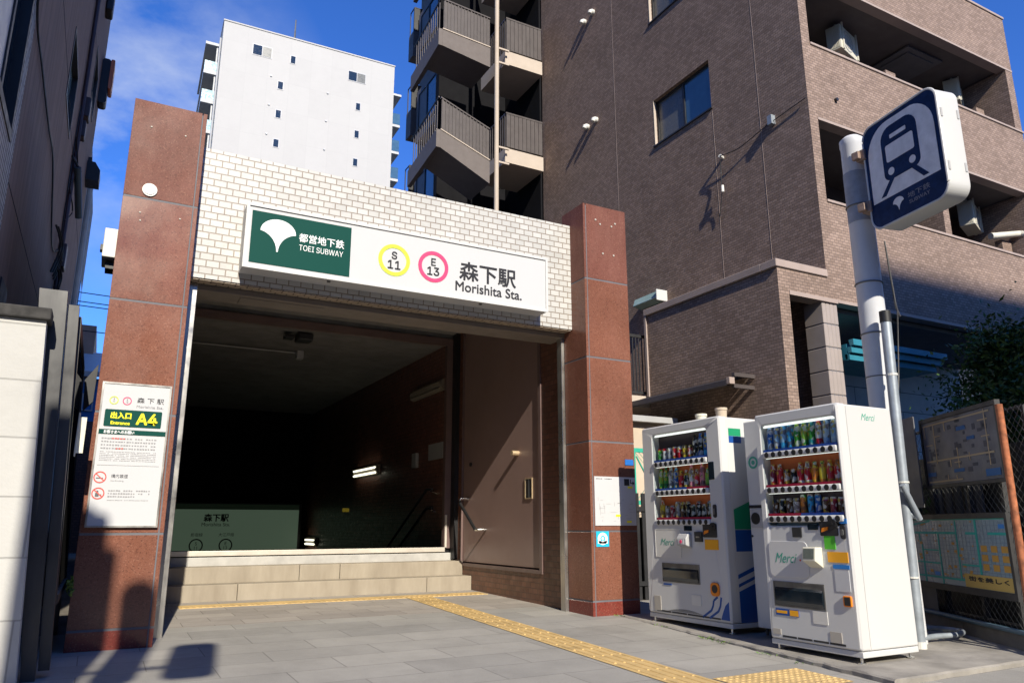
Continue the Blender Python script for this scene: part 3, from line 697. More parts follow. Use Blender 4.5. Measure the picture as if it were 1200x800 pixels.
def vending(label, loc, wd, ht, dp, disp, rails, rows, backs, prices, legs_z):
    t = thing('vending_machine', label, 'vending machine', loc, R(-90), 'vending machines beside the entrance')
    u0, u1, z0, z1 = disp
    body = B().box(.004, wd-.004, .105, dp, .05, ht-.006, .012, 2)
    build('cabinet', body, m_paint_white, t, local=True)
    # door: one rounded slab with the display opening cut through it
    b = B(); bm = b.bm
    def rr(x0, x1, za, zb, r, y, n=5):
        o = []
        for cx, cz, a0 in ((x1-r, zb-r, 0), (x0+r, zb-r, 90), (x0+r, za+r, 180), (x1-r, za+r, 270)):
            for k in range(n+1): a = R(a0+90*k/n); o.append(bm.verts.new((cx+r*math.cos(a), y, cz+r*math.sin(a))))
        return o
    o0 = rr(0, wd, .05, ht, .02, .10); o1 = rr(0, wd, .05, ht, .02, .016); o2 = rr(.014, wd-.014, .064, ht-.014, .02, 0)
    i2 = rr(u0-.012, u1+.012, z0-.012, z1+.012, .045, 0); i1 = rr(u0, u1, z0, z1, .04, .012); i0 = rr(u0, u1, z0, z1, .04, .10)
    for p, q in ((o0, o1), (o1, o2), (o2, i2), (i2, i1), (i1, i0), (i0, o0)):
        for k in range(len(p)): bm.faces.new((p[k], p[(k+1) % len(p)], q[(k+1) % len(p)], q[k]))
    door = build('door', b, m_paint_white, t, local=True, smooth=True)
    # display box
    for i, (zr, m) in enumerate(zip(rails, backs)):
        top = z1 if i == 0 else rails[i-1]-.03
        build('display_back', B().box(u0-.02, u1+.02, .098, .104, zr-.03, top), m, t, local=True)
        rl = build('button_rail', B().box(u0+.005, u1-.005, -.012, .03, zr-.030, zr+.026, .012, 3), m_paint_white, t, local=True, smooth=True)
        build('price_strip', B().box(u0+.006, u1-.006, .012, .02, zr+.026, zr+.050).mat(1).box(u0+.006+(u1-u0)*(prices[i][2]), u1-.006, .0105, .0118, zr+.027, zr+.049), [prices[i][0], prices[i][1]], t, local=True)
        build('shelf', B().box(u0, u1, .03, .098, zr+.0, zr+.022), m_disp_side, t, local=True)
        n = len(rows[i]); stepu = (u1-u0-.04)/n
        bs = B().disc((0, 0), .021, -.0165, -.010, 16)
        me = None
        for k in range(n):
            x = u0+.02+stepu*(k+.5)
            if me is None:
                ob = build('selection_button', bs.disc((0, 0), .026, -.0125, -.0115, 18), m_black, t, local=True); me = ob.data
            else:
                ob = bpy.data.objects.new('selection_button', me); COL.objects.link(ob); ob.parent = t
            ob.location = (x, 0, zr-.002)
            kind, bo, la, ca = rows[i][k]
            d = bpy.data.objects.new('display_can' if kind in ('can', 'slim') else 'display_bottle', drink(kind, D[bo], D[la], D[ca])); COL.objects.link(d); d.parent = t
            d.location = (x, .062, zr+.022); d.rotation_euler = (0, 0, random.uniform(0, 6)); q = 1.09; d.scale = (q, q, (1.30 if kind != 'pet' else 1.26)*random.uniform(.97, 1.02))
    build('display_lamp', B().box(u0+.01, u1-.01, .03, .05, z1-.022, z1-.004), m_fill_glow, t, local=True)  # added glowing strip that brightens the drinks
    for zr in rails[:2]: build('display_lamp', B().box(u0+.01, u1-.01, .034, .046, zr-.034, zr-.030), m_fill_glow, t, local=True)
    build('display_glass', B().box(u0+.001, u1-.001, .004, .008, z0+.0, z1-.001), m_glass, t, local=True)
    # kick plate, base rail and adjustable feet
    build('base_rail', B().box(.0, wd, .012, dp-.01, .0, .046, .006, 2), m_paint_white, t, local=True)
    gr = B()
    for k in range(4): gr.box(.14+k*(wd-.28)/4+.006, .14+(k+1)*(wd-.28)/4-.006, -.0015, .001, .072, .088)
    build('vent_slot', gr, m_dark, t, local=True)
    for x in (.05, wd-.05):
        for y in (.05, dp-.06):
            build('foot', B().cyl((x, y, legs_z), (x, y, .002), .012, 10).cyl((x, y, legs_z-.004), (x, y, legs_z+.006), .034, 16), m_chrome, t, local=True, smooth=True)
    return t, door
def plate(name, t, m, x0, x1, z0, z1, y=-.004, r=.006, d=0.006, bev=0):
    return build(name, B().rrect(x0, x1, z0, z1, min(r, (x1-x0)/2.1, (z1-z0)/2.1), y-d+.004, .0005, bev), m, t, local=True)
def slot(t, x0, x1, z0, z1):
    s = build('delivery_slot', B().ring((x0, x1, z0, z1), (x0+.012, x1-.012, z0+.012, z1-.012), 'y', -.006, .0).box(x0+.012, x1-.012, -.0012, -.0004, z0+.012, z1-.012), m_steel_d, t, local=True)
    build('flap', B().prism([(-.002, z0+.015), (-.002, z1-.05), (-.014, z1-.07), (-.016, z0+.05), (-.006, z0+.015)], 'x', x0+.02, x1-.02), m_glass_dark, s, local=True)
    return s
def dial(t, x0, x1, z0, z1):
    d = plate('coin_panel', t, m_dark, x0, x1, z0, z1, d=.008, r=.012)
    build('coin_lever', B().prism([(x0+.02, z0+.03), (x0+.085, z0+.05), (x0+.09, z0+.075), (x0+.03, z0+.065)], 'y', -.018, -.004), m_orange, d, local=True)
    build('return_knob', B().disc((x1-.045, z1-.03), .042, -.022, -.003, 24).disc((x1-.045, z1-.03), .014, -.028, -.021, 14), m_black, d, local=True)
    return d

# --- the wide one, next to the pillar
LT, LD = vending('wide white vending machine with blue and green side livery next to the granite pillar', (5.52, 7.05, 0.03), 1.27, 2.07, .72,
    (.19, 1.07, 1.015, 1.975), (1.64, 1.325, 1.01),
    [rowset('can lime green red,can red white red,can white silver white,can red red silver,can white red silver,can black yellow black,can black red brown,pet black black black,pet blue black blue,pet sky blue blue'),
     rowset('pet green lime red,pet dgreen green dgreen,pet clear white white,pet sky blue white,short orange red yellow,short yellow black red,pet pink white pink,short wine red white,pet pink pink red,short green lime green'),
     rowset('short amber yellow red,can brown silver black,can red wine silver,slim white silver white,slim black brown black,slim white black silver,can dgreen black silver,slim red black silver,can brown black silver,slim blue black silver')],
    (m_disp_dark, m_disp_orange, m_disp_orange), ((m_price_blue, m_price_blue, .5), (m_price_blue, m_price_red, .6), (m_price_red, m_price_red, .5)), -.045)
plate('card_reader', LT, m_glass_dark, 1.085, 1.165, 1.43, 1.61, r=.008)
lv = plate('return_lever', LT, m_dark, 1.12, 1.165, 1.05, 1.18, r=.02, d=.012); build('lever', B().rrect(1.13, 1.155, 1.08, 1.14, .01, -.022, -.008), m_steel_d, lv, local=True)
dial(LT, .95, 1.15, .855, .99)
plate('price_display', LT, m_glass_dark, .66, .78, .92, .97)
rd = build('contactless_reader', B().prism([(.0, .74), (-.085, .775), (-.085, .84), (-.05, .89), (0, .89)], 'x', .62, .77, .008), m_panel_grey, LT, local=True)
build('reader_pad', B().box(.65, .74, -.088, -.0852, .785, .835), m_sign_white, rd, local=True); build('pink_mark', B().disc((.695, .81), .018, -.0905, -.0882, 14), m_pink, rd, local=True)
bb_ = plate('banknote_slot', LT, m_dark, .83, .94, .81, .91, d=.02); build('slot_lip', B().box(.86, .91, -.026, -.015, .85, .865), m_steel, bb_, local=True)
plate('orange_label', LT, m_orange_st, .965, 1.16, .735, .835, d=.0045, r=.004)
ad = build('advert_plate', B().ring((.17, .595, .64, .94), (.178, .587, .648, .932), 'y', -.005, .0005).box(.178, .587, -.003, .0004, .648, .932), m_paint_warm, LT, local=True)
text('Merci', .38, .80, -.0045, .07, m_ink_green, ad, width=.24, shear=.4, bold=0)
slot(LT, .27, .86, .385, .58)
plate('blue_caption', LT, m_livery_blue, .28, .41, .352, .368, d=.0042, r=.002)
rc = build('coin_return', B().rrect(1.02, 1.14, .29, .42, .04, -.02, .0005, .006), m_orange, LT, local=True); build('hollow', B().disc((1.085, .36), .04, -.0225, -.0195, 20), m_dark, rc, local=True)
plate('worn_label', LT, m_tag, .11, .22, .08, .23, d=.0045, r=.003)
plate('data_label', LT, m_paint_warm, .72, .86, .18, .28, d=.0045, r=.003)
wv = B()
for k, (xa, xb) in enumerate(((.90, 1.03), (1.0, 1.12))):
    pts = [(xa-.03, .075), (xa+.10, .15), (xa+.13, .20), (xa+.14, .245), (xa+.20-.05*k, .285)]
    for p, q in zip(pts, pts[1:]):
        d = Vector((q[0]-p[0], q[1]-p[1])); nn = Vector((-d.y, d.x)).normalized()*.011
        wv.prism([(p[0]-nn.x, p[1]-nn.y), (q[0]-nn.x, q[1]-nn.y), (q[0]+nn.x, q[1]+nn.y), (p[0]+nn.x, p[1]+nn.y)], 'y', -.0015-.0004*k, -.0002)
wv.prism([(1.13, .075), (1.25, .075), (1.25, .25), (1.20, .21), (1.16, .14)], 'y', -.0015, -.0002)
build('wave_livery', wv, m_livery_blue, LT, local=True)
gl = B()
for k in range(36): gl.box(.34+k*.015, .348+k*.015, -.002, -.0003, .094, .094+.03*math.sin(math.pi*(k+.5)/36))
build('grille', gl, m_steel_d, LT, local=True)
xs = 1.2665
for q in (B().box(xs, xs+.001, .13, .30, 1.80, 1.87), B().box(xs, xs+.001, .13, .62, .72, .93), B().prism([(.13, .05), (.62, .05), (.62, .52), (.38, .42), (.13, .34)], 'x', xs, xs+.001), B().prism([(.13, .46), (.62, .62), (.62, .66), (.13, .50)], 'x', xs, xs+.001), B().prism([(.13, .38), (.36, .455), (.36, .485), (.13, .41)], 'x', xs, xs+.0012)):
    build('side_livery', q, m_livery_blue, LT, local=True)
for q in (B().box(xs, xs+.001, .13, .30, 1.872, 1.95), B().prism([(.13, .935), (.62, .935), (.62, 1.30), (.38, 1.22), (.13, 1.13)], 'x', xs, xs+.001)):
    build('side_livery', q, m_livery_green, LT, local=True)

# --- the nearer one
RT, RD = vending('narrower white vending machine with blank white side nearest the kerb corner', (5.50, 5.28, -.03), .95, 2.06, .72,
    (.075, .915, 1.03, 1.955), (1.675, 1.35, 1.09),
    [rowset('pet water blue white,pet blue water white,pet sky water sky,pet sky sky white,pet lime green white,pet green lime green,pet teal green white,pet red white white,pet water clear white,pet clear water blue'),
     rowset('short red wine red,short red red white,can black amber black,can brown black amber,short white red red,short white red white,short yellow orange green,short orange yellow green,short amber red orange,short orange red orange'),
     rowset('can black brown black,can black black silver,can brown brown silver,can brown white silver,slim green orange green,slim blue sky silver,slim sky blue silver,can purple brown silver,can red wine silver,can wine brown silver')],
    (m_disp_blue, m_disp_orange, m_disp_dark), ((m_price_blue, m_price_blue, .5), (m_price_red, m_price_red, .5), (m_price_red, m_price_blue, .45)), -.045)
plate('coin_meter', RT, m_dark, .36, .46, .93, 1.015, d=.012); 
plate('price_display', RT, m_glass_dark, .53, .64, .995, 1.045)
dial(RT, .66, .84, .945, 1.075)
plate('blue_label', RT, m_blue_st, .865, .935, 1.045, 1.085, d=.0045, r=.003)
lv = plate('return_lever', RT, m_dark, .865, .915, .92, 1.035, r=.022, d=.012); build('lever', B().rrect(.878, .902, .95, 1.0, .01, -.022, -.008), m_steel_d, lv, local=True)
gs = plate('green_label', RT, m_green_st, .69, .80, .835, .945, d=.0045, r=.003)
ol = plate('orange_label', RT, m_orange_st, .71, .912, .73, .815, d=.0045, r=.003)
for i in range(5): greek(.73, .89, .802-.014*i, .006, m_ink, ol, -.0062, .01, rr_)
bl = plate('blue_label', RT, m_blue_st, .755, .915, .68, .712, d=.0045, r=.003)
pl_ = plate('price_list', RT, m_sign_white, .765, .905, .50, .672, d=.0042, r=.003)
for i in range(7): greek(.775, .895, .655-.022*i, .008, m_sky_blue, pl_, -.0055, .012, rr_)
rd = build('contactless_reader', B().prism([(.0, .675), (-.10, .735), (-.085, .85), (0, .85)], 'x', .52, .66, .008), m_cream, RT, local=True)
build('reader_screen', B().prism([(-.0975, .755), (-.101, .757), (-.0895, .838), (-.086, .836)], 'x', .535, .645), m_lcd, rd, local=True)
ad = build('advert_plate', B().rrect(.065, .505, .585, .895, .05, -.006, .0005, .003), m_paint_white, RT, local=True)
text('Merci', .26, .75, -.0075, .085, m_ink_green, ad, width=.25, shear=.4, bold=0)
build('red_dot', B().disc((.42, .735), .009, -.0078, -.0062, 10), m_ink_red, ad, local=True)
slot(RT, .085, .645, .33, .545)
bs = plate('discount_label', RT, m_livery_blue, .09, .35, .255, .31, d=.0045, r=.003); build('yellow_patch', B().box(.25, .345, -.0058, -.0046, .258, .306).box(.10, .22, -.0058, -.0046, .272, .296), m_orange_st, bs, local=True)
rc = build('coin_return', B().rrect(.83, .91, .385, .47, .012, -.016, .0005, .004), m_orange, RT, local=True); build('hollow', B().box(.845, .90, -.0185, -.0155, .395, .46), m_dark, rc, local=True)
plate('worn_label', RT, m_tag, .66, .775, .09, .175, d=.0045, r=.003); plate('worn_label', RT, m_tag, .04, .13, .09, .135, d=.0045, r=.003)
nl = plate('notice_label', RT, m_paint_warm, .50, .65, .22, .325, d=.0045, r=.003)
for i in range(5): greek(.51, .64, .305-.018*i, .006, m_ink_grey, nl, -.006, .01, rr_)
side_text('Merci', .40, 1.955, .9475, .06, m_ink_green, RT, .19, shear=.4)
build('seam', B().box(.9462, .9472, .115, .119, .06, 2.04), m_panel_grey, RT, local=True)

# --- recycling bin between the two
bt = thing('recycling_bin', 'tall white recycling bin with round black hole between the two vending machines', 'recycling bin', (5.80, 5.72, 0.0), R(-90))
build('cabinet', B().box(0, .36, 0, .55, .04, 2.04, .012, 2), m_paint_white, bt, local=True)
hp = plate('hole_panel', bt, m_panel_grey, .02, .17, .98, 1.16, d=.008, r=.01)
build('hole', B().disc((.085, 1.07), .058, -.012, -.004, 24).disc((.085, 1.07), .068, -.0075, -.0045, 24), m_black, hp, local=True)
build('caption', B().box(.0, .18, -.0045, -.0005, 1.17, 1.20), m_ink, bt, local=True)
build('recycling_mark', B().disc((.10, 1.62), .062, -.004, -.0002, 24, .042).disc((.10, 1.62), .022, -.004, -.0002, 16), m_ink_green, bt, local=True)
build('lock', B().disc((.02, .90), .012, -.006, -.0002, 12), m_dark, bt, local=True)
build('foot', B().cyl((.06, .06, -.03), (.06, .06, .042), .014, 10).cyl((.3, .06, -.03), (.3, .06, .042), .014, 10), m_dark, bt, local=True)
for i, (y, lab) in enumerate(((5.88, 'beige cup on the front edge of the wide vending machine roof'), (6.32, 'beige cup further back on the wide vending machine roof'))):
    cp = build('cup', B().lathe((0, 0, 0), [(.05, 0), (.054, .01), (.058, .075), (.064, .076), (.064, .10), (.055, .101)], 20), m_cream if i else m_canvas, smooth=True, origin=(0, 0, 0))
    cp.location = (5.58+.12*i, y*.985, 2.082); tag(cp, lab, 'cup', 'beige cups on the vending machine')

for o, k in ((LT, .985), (RT, .95), (bt, .965)):
    p0 = o.matrix_basis.translation.copy(); o.scale = (k, k, k); o.location = Vector((0, 0, 1))+k*(p0-Vector((0, 0, 1)))
# ------------------------------------------------------------------ subway sign on its pole, conduit, hose
ps = thing('subway_pole_sign', 'navy and white subway train sign box on a tall white pole', 'subway sign', (6.58, 4.65, 0))
build('pole', B().lathe((6.58, 4.65, 0), [(.132, -.05), (.128, 1.5), (.118, 4.85), (.124, 4.86), (.124, 4.93), (.08, 4.97)], 28), m_pole, ps, smooth=True)
bd_ = B()
for z in (4.18, 3.35, 2.83, 2.4, 1.9): bd_.tube([(6.58+.127*math.cos(2*math.pi*k/24), 4.65+.127*math.sin(2*math.pi*k/24), z) for k in range(25)], .008 if z > 2.5 else .006, 6)
build('strap', bd_, m_steel_d, ps, smooth=True)
build('wrap', B().lathe((6.58, 4.65, 0), [(.1225, 4.0), (.1225, 4.55)], 28), m_pole_grey, ps, smooth=True)
build('wire', B().tube([(6.73, 4.52, 3.75), (6.74, 4.50, 3.2), (6.70, 4.46, 3.05), (6.62, 4.478, 2.4), (6.52, 4.488, 1.9)], .007, 6).tube([(6.74, 4.53, 3.8), (6.755, 4.51, 3.1), (6.72, 4.45, 2.98)], .009, 6), m_dark, ps)
AX = R(-102); Lw = .92
sx0, sy0 = 6.42, 4.43
FM = Matrix.Translation((sx0, sy0, 0)) @ Matrix.Rotation(AX, 4, 'Z')      # local +x = reader's right, local -y = out of the face
def sbuild(name, bb, mat, par, smooth=False):
    bb.bm.transform(FM); return build(name, bb, mat, par, smooth=smooth)
z0, z1 = 3.80, 4.885
bx = sbuild('sign_box', B().rrect(0, Lw, z0, z1, .13, .02, .26, .008, 8), m_paint_white, ps, True)
rim = B(); 
pts = []
for cx, cz, a0 in ((Lw-.13, z1-.13, 0), (.13, z1-.13, 90), (.13, z0+.13, 180), (Lw-.13, z0+.13, 270)):
    for k in range(9): a = R(a0+90*k/8); pts.append((cx+.128*math.cos(a), .018, cz+.128*math.sin(a)))
rim.tube(pts+[pts[0], pts[1]], .013, 8, False)
sbuild('rim', rim, m_paint_white, bx, True)
fc = sbuild('face', B().rrect(.012, Lw-.012, z0+.012, z1-.012, .118, .012, .019, 0, 8), m_blue_sign, ps)
# white arch-topped field, then the train, windows, lamps and rails
pts = [(.055, z0+.26), (Lw-.055, z0+.26), (Lw-.055, z1-.36)]
for k in range(1, 9): a = R(90*k/9); pts.append((Lw-.055-.28+.28*math.cos(a), z1-.345+.29*math.sin(a)))
for k in range(0, 9): a = R(90+90*k/9); pts.append((.055+.28+.28*math.cos(a), z1-.345+.29*math.sin(a)))
pts.append((.055, z1-.36))
fld = sbuild('field', B().prism(pts, 'y', .009, .0118), m_sign_face, fc)
tr_ = B(); pts = []
cx0, cx1, cz0, cz1 = .235, .675, z0+.42, z1-.125
for cx, cz, r, a0 in ((cx1-.13, cz1-.13, .13, 0), (cx0+.13, cz1-.13, .13, 90), (cx0+.07, cz0+.07, .07, 180), (cx1-.07, cz0+.07, .07, 270)):
    for k in range(7): a = R(a0+15*k); pts.append((cx+r*math.cos(a), cz+r*math.sin(a)))
tr_.prism(pts, 'y', .006, .0088)
for sgn, xa in ((-1, cx0+.10), (1, cx1-.10)):
    xb = xa+sgn*.14
    tr_.prism([(xa-.03, cz0+.02), (xa+.03, cz0+.02), (xb+.03, z0+.285), (xb-.035, z0+.285)], 'y', .0064, .0086)
tro = sbuild('train_pictogram', tr_, m_blue_sign, fld)
wn = B().rrect(.285, .625, z0+.60, z0+.775, .02, .003, .0056).rrect(.355, .555, z0+.825, z0+.865, .008, .003, .0056).disc((.325, z0+.50), .038, .003, .0056, 20).disc((.585, z0+.50), .038, .003, .0056, 20)
sbuild('train_windows', wn, m_sign_face, tro)
em = fan(.355, z0+.155, .13, .008, .0115); sbuild('leaf_emblem', em, m_sign_face, fc)
for s_, x, z, h, wd in (('地下鉄', .60, z0+.18, .055, .26), ('SUBWAY', .60, z0+.115, .035, .24)):
    o = text(s_, x, z, .0105, h, m_ink_pale, fc, width=wd, local=True); o.data.transform(root_of(fc).matrix_basis.inverted() @ FM)
hg = B()
for z in (z0+.28, z0+.8):
    for y in (.05, .235): hg.box(Lw-.002, Lw+.006, y-.012, y+.012, z-.045, z+.045, .003, 1)
sbuild('hinge', hg, m_panel_grey, bx)
for z in (4.63, 4.07): build('clamp', B().box(6.40, 6.60, 4.40, 4.50, z-.055, z+.055, .004, 1).box(6.36, 6.40, 4.44, 4.52, z-.04, z+.04, .004, 1), m_bracket, ps)
cd_ = thing('conduit_pipe', 'thin grey steel conduit pipe standing beside the white sign pole', 'conduit', (6.36, 4.42, 0))
build('pipe', B().tube([(6.36, 4.42, -.06), (6.44, 4.42, 2.9)], .048, 16), m_galv, cd_, smooth=True)
build('end_cap', B().tube([(6.44, 4.42, 2.88), (6.442, 4.42, 2.99)], .053, 16), m_black, cd_, smooth=True)
for q in (((6.36, 4.42, -.05), (6.362, 4.42, .03)), ((6.4, 4.42, 1.37), (6.4, 4.42, 1.385)), ((6.43, 4.42, 2.36), (6.43, 4.42, 2.38)), ((6.37, 4.42, .55), (6.37, 4.42, .565))): build('collar', B().tube(list(q), .054, 16), m_paint_warm, cd_)
build('lever', B().tube([(6.30, 4.36, 1.35), (6.46, 4.34, 1.05)], .026, 10).tube([(6.40, 4.40, 1.10), (6.47, 4.36, 1.08)], .03, 10), m_galv, cd_, smooth=True)
b = B(); path = [(6.42, 4.52, .02), (6.75, 4.55, .03), (7.05, 4.52, .03), (7.3, 4.62, .03), (7.34, 4.76, .03), (7.2, 4.86, .04), (7.0, 4.88, .04), (6.75, 4.86, .04)]
def smooth_path(p, n=6):
    p = [Vector(q) for q in p]; out = []
    for i in range(len(p)-1):
        a_, b_, c, d = p[max(0, i-1)], p[i], p[i+1], p[min(len(p)-1, i+2)]
        for k in range(n):
            t = k/n; out.append(.5*((2*b_)+(c-a_)*t+(2*a_-5*b_+4*c-d)*t*t+(3*b_-a_-3*c+d)*t**3))
    return out+[p[-1]]
tag(build('grey_hose', b.tube(smooth_path(path), .024, 10), m_galv, smooth=True, origin=(6.9, 4.7, 0)), 'bent loop of grey hose lying on the concrete behind the pole', 'hose')

# ------------------------------------------------------------------ map boards, fence and low wall at the right
FA, FB = Vector((7.0, 3.9)), Vector((8.15, 5.78)); fd = (FA-FB).normalized(); fan_rz = math.atan2(fd.y, fd.x)
FL = (FA-FB).length    # local x runs from the far end (0) to the near end (FL), local -y faces the viewer
lw = thing('low_wall', 'stained low concrete wall under the map boards', 'low wall', (FB.x, FB.y, 0), fan_rz)
build('wall', B().box(-5, FL*.55, 0, .16, -.2, .10, .008).box(FL*.55+.006, FL+.6, 0, .16, -.2, .10, .008), m_concrete_d, lw, local=True)
build('blue_pipe', B().tube([(-1, -.02, .13), (FL+.5, -.02, .12)], .022, 8), plain('blue grey pipe', (.08, .14, .18), .5), lw, local=True, smooth=True)
cf = thing('mesh_fence', 'dark chain-link fence with posts behind the map boards', 'fence', (FB.x, FB.y, 0), fan_rz)
mesh = B()
s = .085
for k in range(-30, 92):
    for sgn in (1, -1):
        x0 = k*s if sgn > 0 else k*s; pts = []
        xa, za, xb, zb = x0, .12, x0+sgn*1.9, 2.02
        lo, hi = -2.5, FL+.3
        # clip in x
        def at(x): return za+(x-xa)*(zb-za)/(xb-xa)
        X0, X1 = sorted((xa, xb)); X0, X1 = max(X0, lo), min(X1, hi)
        if X1-X0 < .05: continue
        mesh.tube([(X0, .10+.004*sgn, at(X0)), (X1, .10+.004*sgn, at(X1))], .0022, 4, False)
build('chain_link', mesh, m_steel_d, cf, local=True)
fp = B()
for x in (-2.2, -.7, .72, 1.42, 2.0, FL+.28): fp.box(x-.022, x+.022, .11, .155, .08, 2.0)
for z in (2.0, 1.1, .14): fp.tube([(-2.5, .13, z), (FL+.3, .13, z)], .018, 6)
build('fence_post', fp, m_dark, cf, local=True)
bars = B()
for x in (.45, .65, .85, 1.05, 1.25): bars.box(x-.06, x+.06, .30, .32, .6, 1.5)
build('shade_sheet', B().box(-1.5, FL+.3, .36, .38, -.1, 1.75), m_dark, cf, local=True)  # added dark sheet standing in for the shade behind the fence
build('slat', bars, plain('blue grey slat', (.07, .08, .105), .6), cf, local=True)
um = thing('faded_map_board', 'faded grey upper map board with pale gold street lines', 'map board', (FB.x, FB.y, 0), fan_rz)
ux0, ux1 = FL-1.30, FL-.02+.10
build('board', B().box(ux0, ux1, .0, .03, 1.40, 2.05, .004, 1), plain('faded board', (.10, .105, .125), .45, var=.35, scale=3, grime=.3), um, local=True)
build('frame', B().ring((ux0-.03, ux1+.03, 1.37, 2.09), (ux0, ux1, 1.40, 2.05), 'y', -.012, .035), m_dark, um, local=True)
ln = B(); W_ = ux1-ux0; H_ = .65
gold = flat('faded gold line', (.42, .32, .19), .6)
for z in (.93, .36, .04): ln.box(ux0+.03, ux0+W_*(.93 if z != .04 else .5), -.0035, -.001, 1.40+H_*z, 1.40+H_*z+.016)
for x, a_, c in ((.17, .33, .95), (.86, .2, .98), (.47, .22, .52), (.03, .75, .93), (.33, .8, .93), (.36, .25, .36), (.30, .04, .14), (.42, .04, .12), (.62, .3, .42)): ln.box(ux0+W_*x, ux0+W_*x+.016, -.0025, -.0005, 1.40+H_*a_, 1.40+H_*c)
for x, z, l in ((.04, .62, .1), (.18, .74, .08), (.8, .6, .1), (.78, .83, .12), (.42, .30, .08)): ln.box(ux0+W_*x, ux0+W_*(x+l), -.0030, -.0008, 1.40+H_*z, 1.40+H_*z+.010)
build('street_lines', ln, gold, um, local=True)
bl = B(); rb = random.Random(2)
for i in range(40):
    x, z = rb.uniform(.06, .9), rb.uniform(.08, .9); bl.box(ux0+W_*x, ux0+W_*min(.97, x+rb.uniform(.02, .07)), -.0015, -.0003, 1.40+H_*z, 1.40+H_*(z+rb.uniform(.03, .09)))
build('city_blocks', bl, flat('faded block ink', (.07, .072, .085), .6), um, local=True)
bl = B()
for x, z, l, h in ((.80, .05, .17, .10), (.02, .14, .12, .06), (.50, .76, .12, .06), (.62, .60, .10, .05), (.40, .16, .14, .05)): bl.box(ux0+W_*x, ux0+W_*(x+l), -.0042, -.0037, 1.40+H_*z, 1.40+H_*(z+h))
build('blue_blocks', bl, flat('faded blue ink', (.03, .11, .26), .6), um, local=True)
lm = thing('street_map_board', 'street map board with green roads, orange blocks and a yellow caption panel', 'map board', (FB.x, FB.y, 0), fan_rz)
lx0, lx1, lz0, lz1 = .40, FL+.02, .43, 1.06
W_ = lx1-lx0; H_ = lz1-lz0
build('board', B().box(lx0, lx1, -.02, .01, lz0, lz1), plain('map paper', (.20, .285, .335), .3, var=.08, spec=.6), lm, local=True)
build('frame', B().ring((lx0-.04, lx1+.04, lz0-.06, lz1+.05), (lx0, lx1, lz0, lz1), 'y', -.035, .02), m_dark, lm, local=True)
rd_ = B()
for z, a_, c, wd in ((.77, 0, .52, .014), (.77, .62, .72, .014), (.77, .83, 1, .014), (.50, .13, .31, .010), (.30, .0, .31, .010), (.31, .55, .74, .010), (.08, .0, .62, .012), (.985, 0, 1, .008)): rd_.box(lx0+W_*a_, lx0+W_*c, -.0225, -.0203, lz0+H_*z, lz0+H_*z+wd*1.6)
for x, a_, c, wd in ((.12, .0, .60, .016), (.32, 0, .77, .014), (.52, .1, .98, .012), (.715, .18, .99, .020), (.10, .64, .77, .012)): rd_.box(lx0+W_*x, lx0+W_*x+wd*1.7, -.0231, -.0207, lz0+H_*a_, lz0+H_*c)
rd_.prism([(lx0+.02, lz0+H_*.90), (lx0+W_*.25, lz0+H_*.96), (lx0+W_*.25, lz0+H_*.985), (lx0+.02, lz0+H_*.925)], 'y', -.0226, -.0204)
build('green_roads', rd_, flat('map green', (.02, .36, .30), .5), lm, local=True)
ob_ = B(); rb = random.Random(9)
for i in range(46):
    x, z = rb.uniform(.02, .68), rb.uniform(.12, .95); q = rb.uniform(.012, .034); ob_.box(lx0+W_*x, lx0+W_*(x+q), -.0218, -.0201, lz0+H_*z, lz0+H_*(z+q*1.3))
for x in (.75, .84, .93):
    for z in (.27, .40, .53): ob_.box(lx0+W_*x, lx0+W_*(x+.055), -.0218, -.0201, lz0+H_*z, lz0+H_*(z+.09))
build('orange_blocks', ob_, flat('map orange', (.50, .27, .05), .5), lm, local=True)
gl_ = B()
for x in [i*.035+.02 for i in range(28)]: gl_.box(lx0+W_*x, lx0+W_*x+.003, -.0212, -.02005, lz0+H_*.1, lz0+H_*.97)
for z in [i*.06+.12 for i in range(14)]: gl_.box(lx0+.01, lx1-.01, -.0214, -.02007, lz0+H_*z, lz0+H_*z+.003)
build('minor_streets', gl_, flat('map grey', (.16, .205, .25), .5), lm, local=True)
yc = build('caption_panel', B().box(lx0+W_*.56, lx1-.002, -.0245, -.0233, lz0+.004, lz0+H_*.20), flat('map yellow', (.52, .36, .10), .5), lm, local=True)
text('街を美しく', lx0+W_*.78, lz0+H_*.135, -.0252, .042, m_ink, yc, width=W_*.36, bold=.03)
greek(lx0+W_*.62, lx1-.06, lz0+H_*.06, .016, m_ink, yc, -.0255, .03, rr_)
build('blue_block', B().box(lx0+W_*.93, lx0+W_*.98, -.0218, -.0201, lz0+H_*.86, lz0+H_*.92).box(lx0+W_*.24, lx0+W_*.30, -.0216, -.0201, lz0+H_*.12, lz0+H_*.18), m_blue_st, lm, local=True)
rpst = build('rusty_post', B().tube([(FL+.18, -.03, .02), (FL+.20, -.03, 2.03)], .03, 10), m_rust, None, smooth=True, local=True)
rpst.location = (FB.x, FB.y, 0); rpst.rotation_euler = (0, 0, fan_rz); tag(rpst, 'rusty orange steel post at the near end of the map boards', 'post')
pn = thing('metal_screen', 'dark grey folded metal screen at the left end of the faded map', 'panel', (FB.x, FB.y, 0), fan_rz)
build('sheet', B().box(.36, .88, -.07, -.055, 1.18, 2.14, .004, 1).box(.36, .375, -.055, .05, 1.18, 2.14), plain('grey sheet metal', (.12, .12, .125), .5, .2, var=.2), pn, local=True)
build('caption', B().box(.50, .60, -.0715, -.0702, 1.60, 1.612).box(.50, .62, -.0715, -.0702, 1.56, 1.572).box(.52, .62, -.0715, -.0702, 1.52, 1.532), m_ink_pale, pn, local=True)
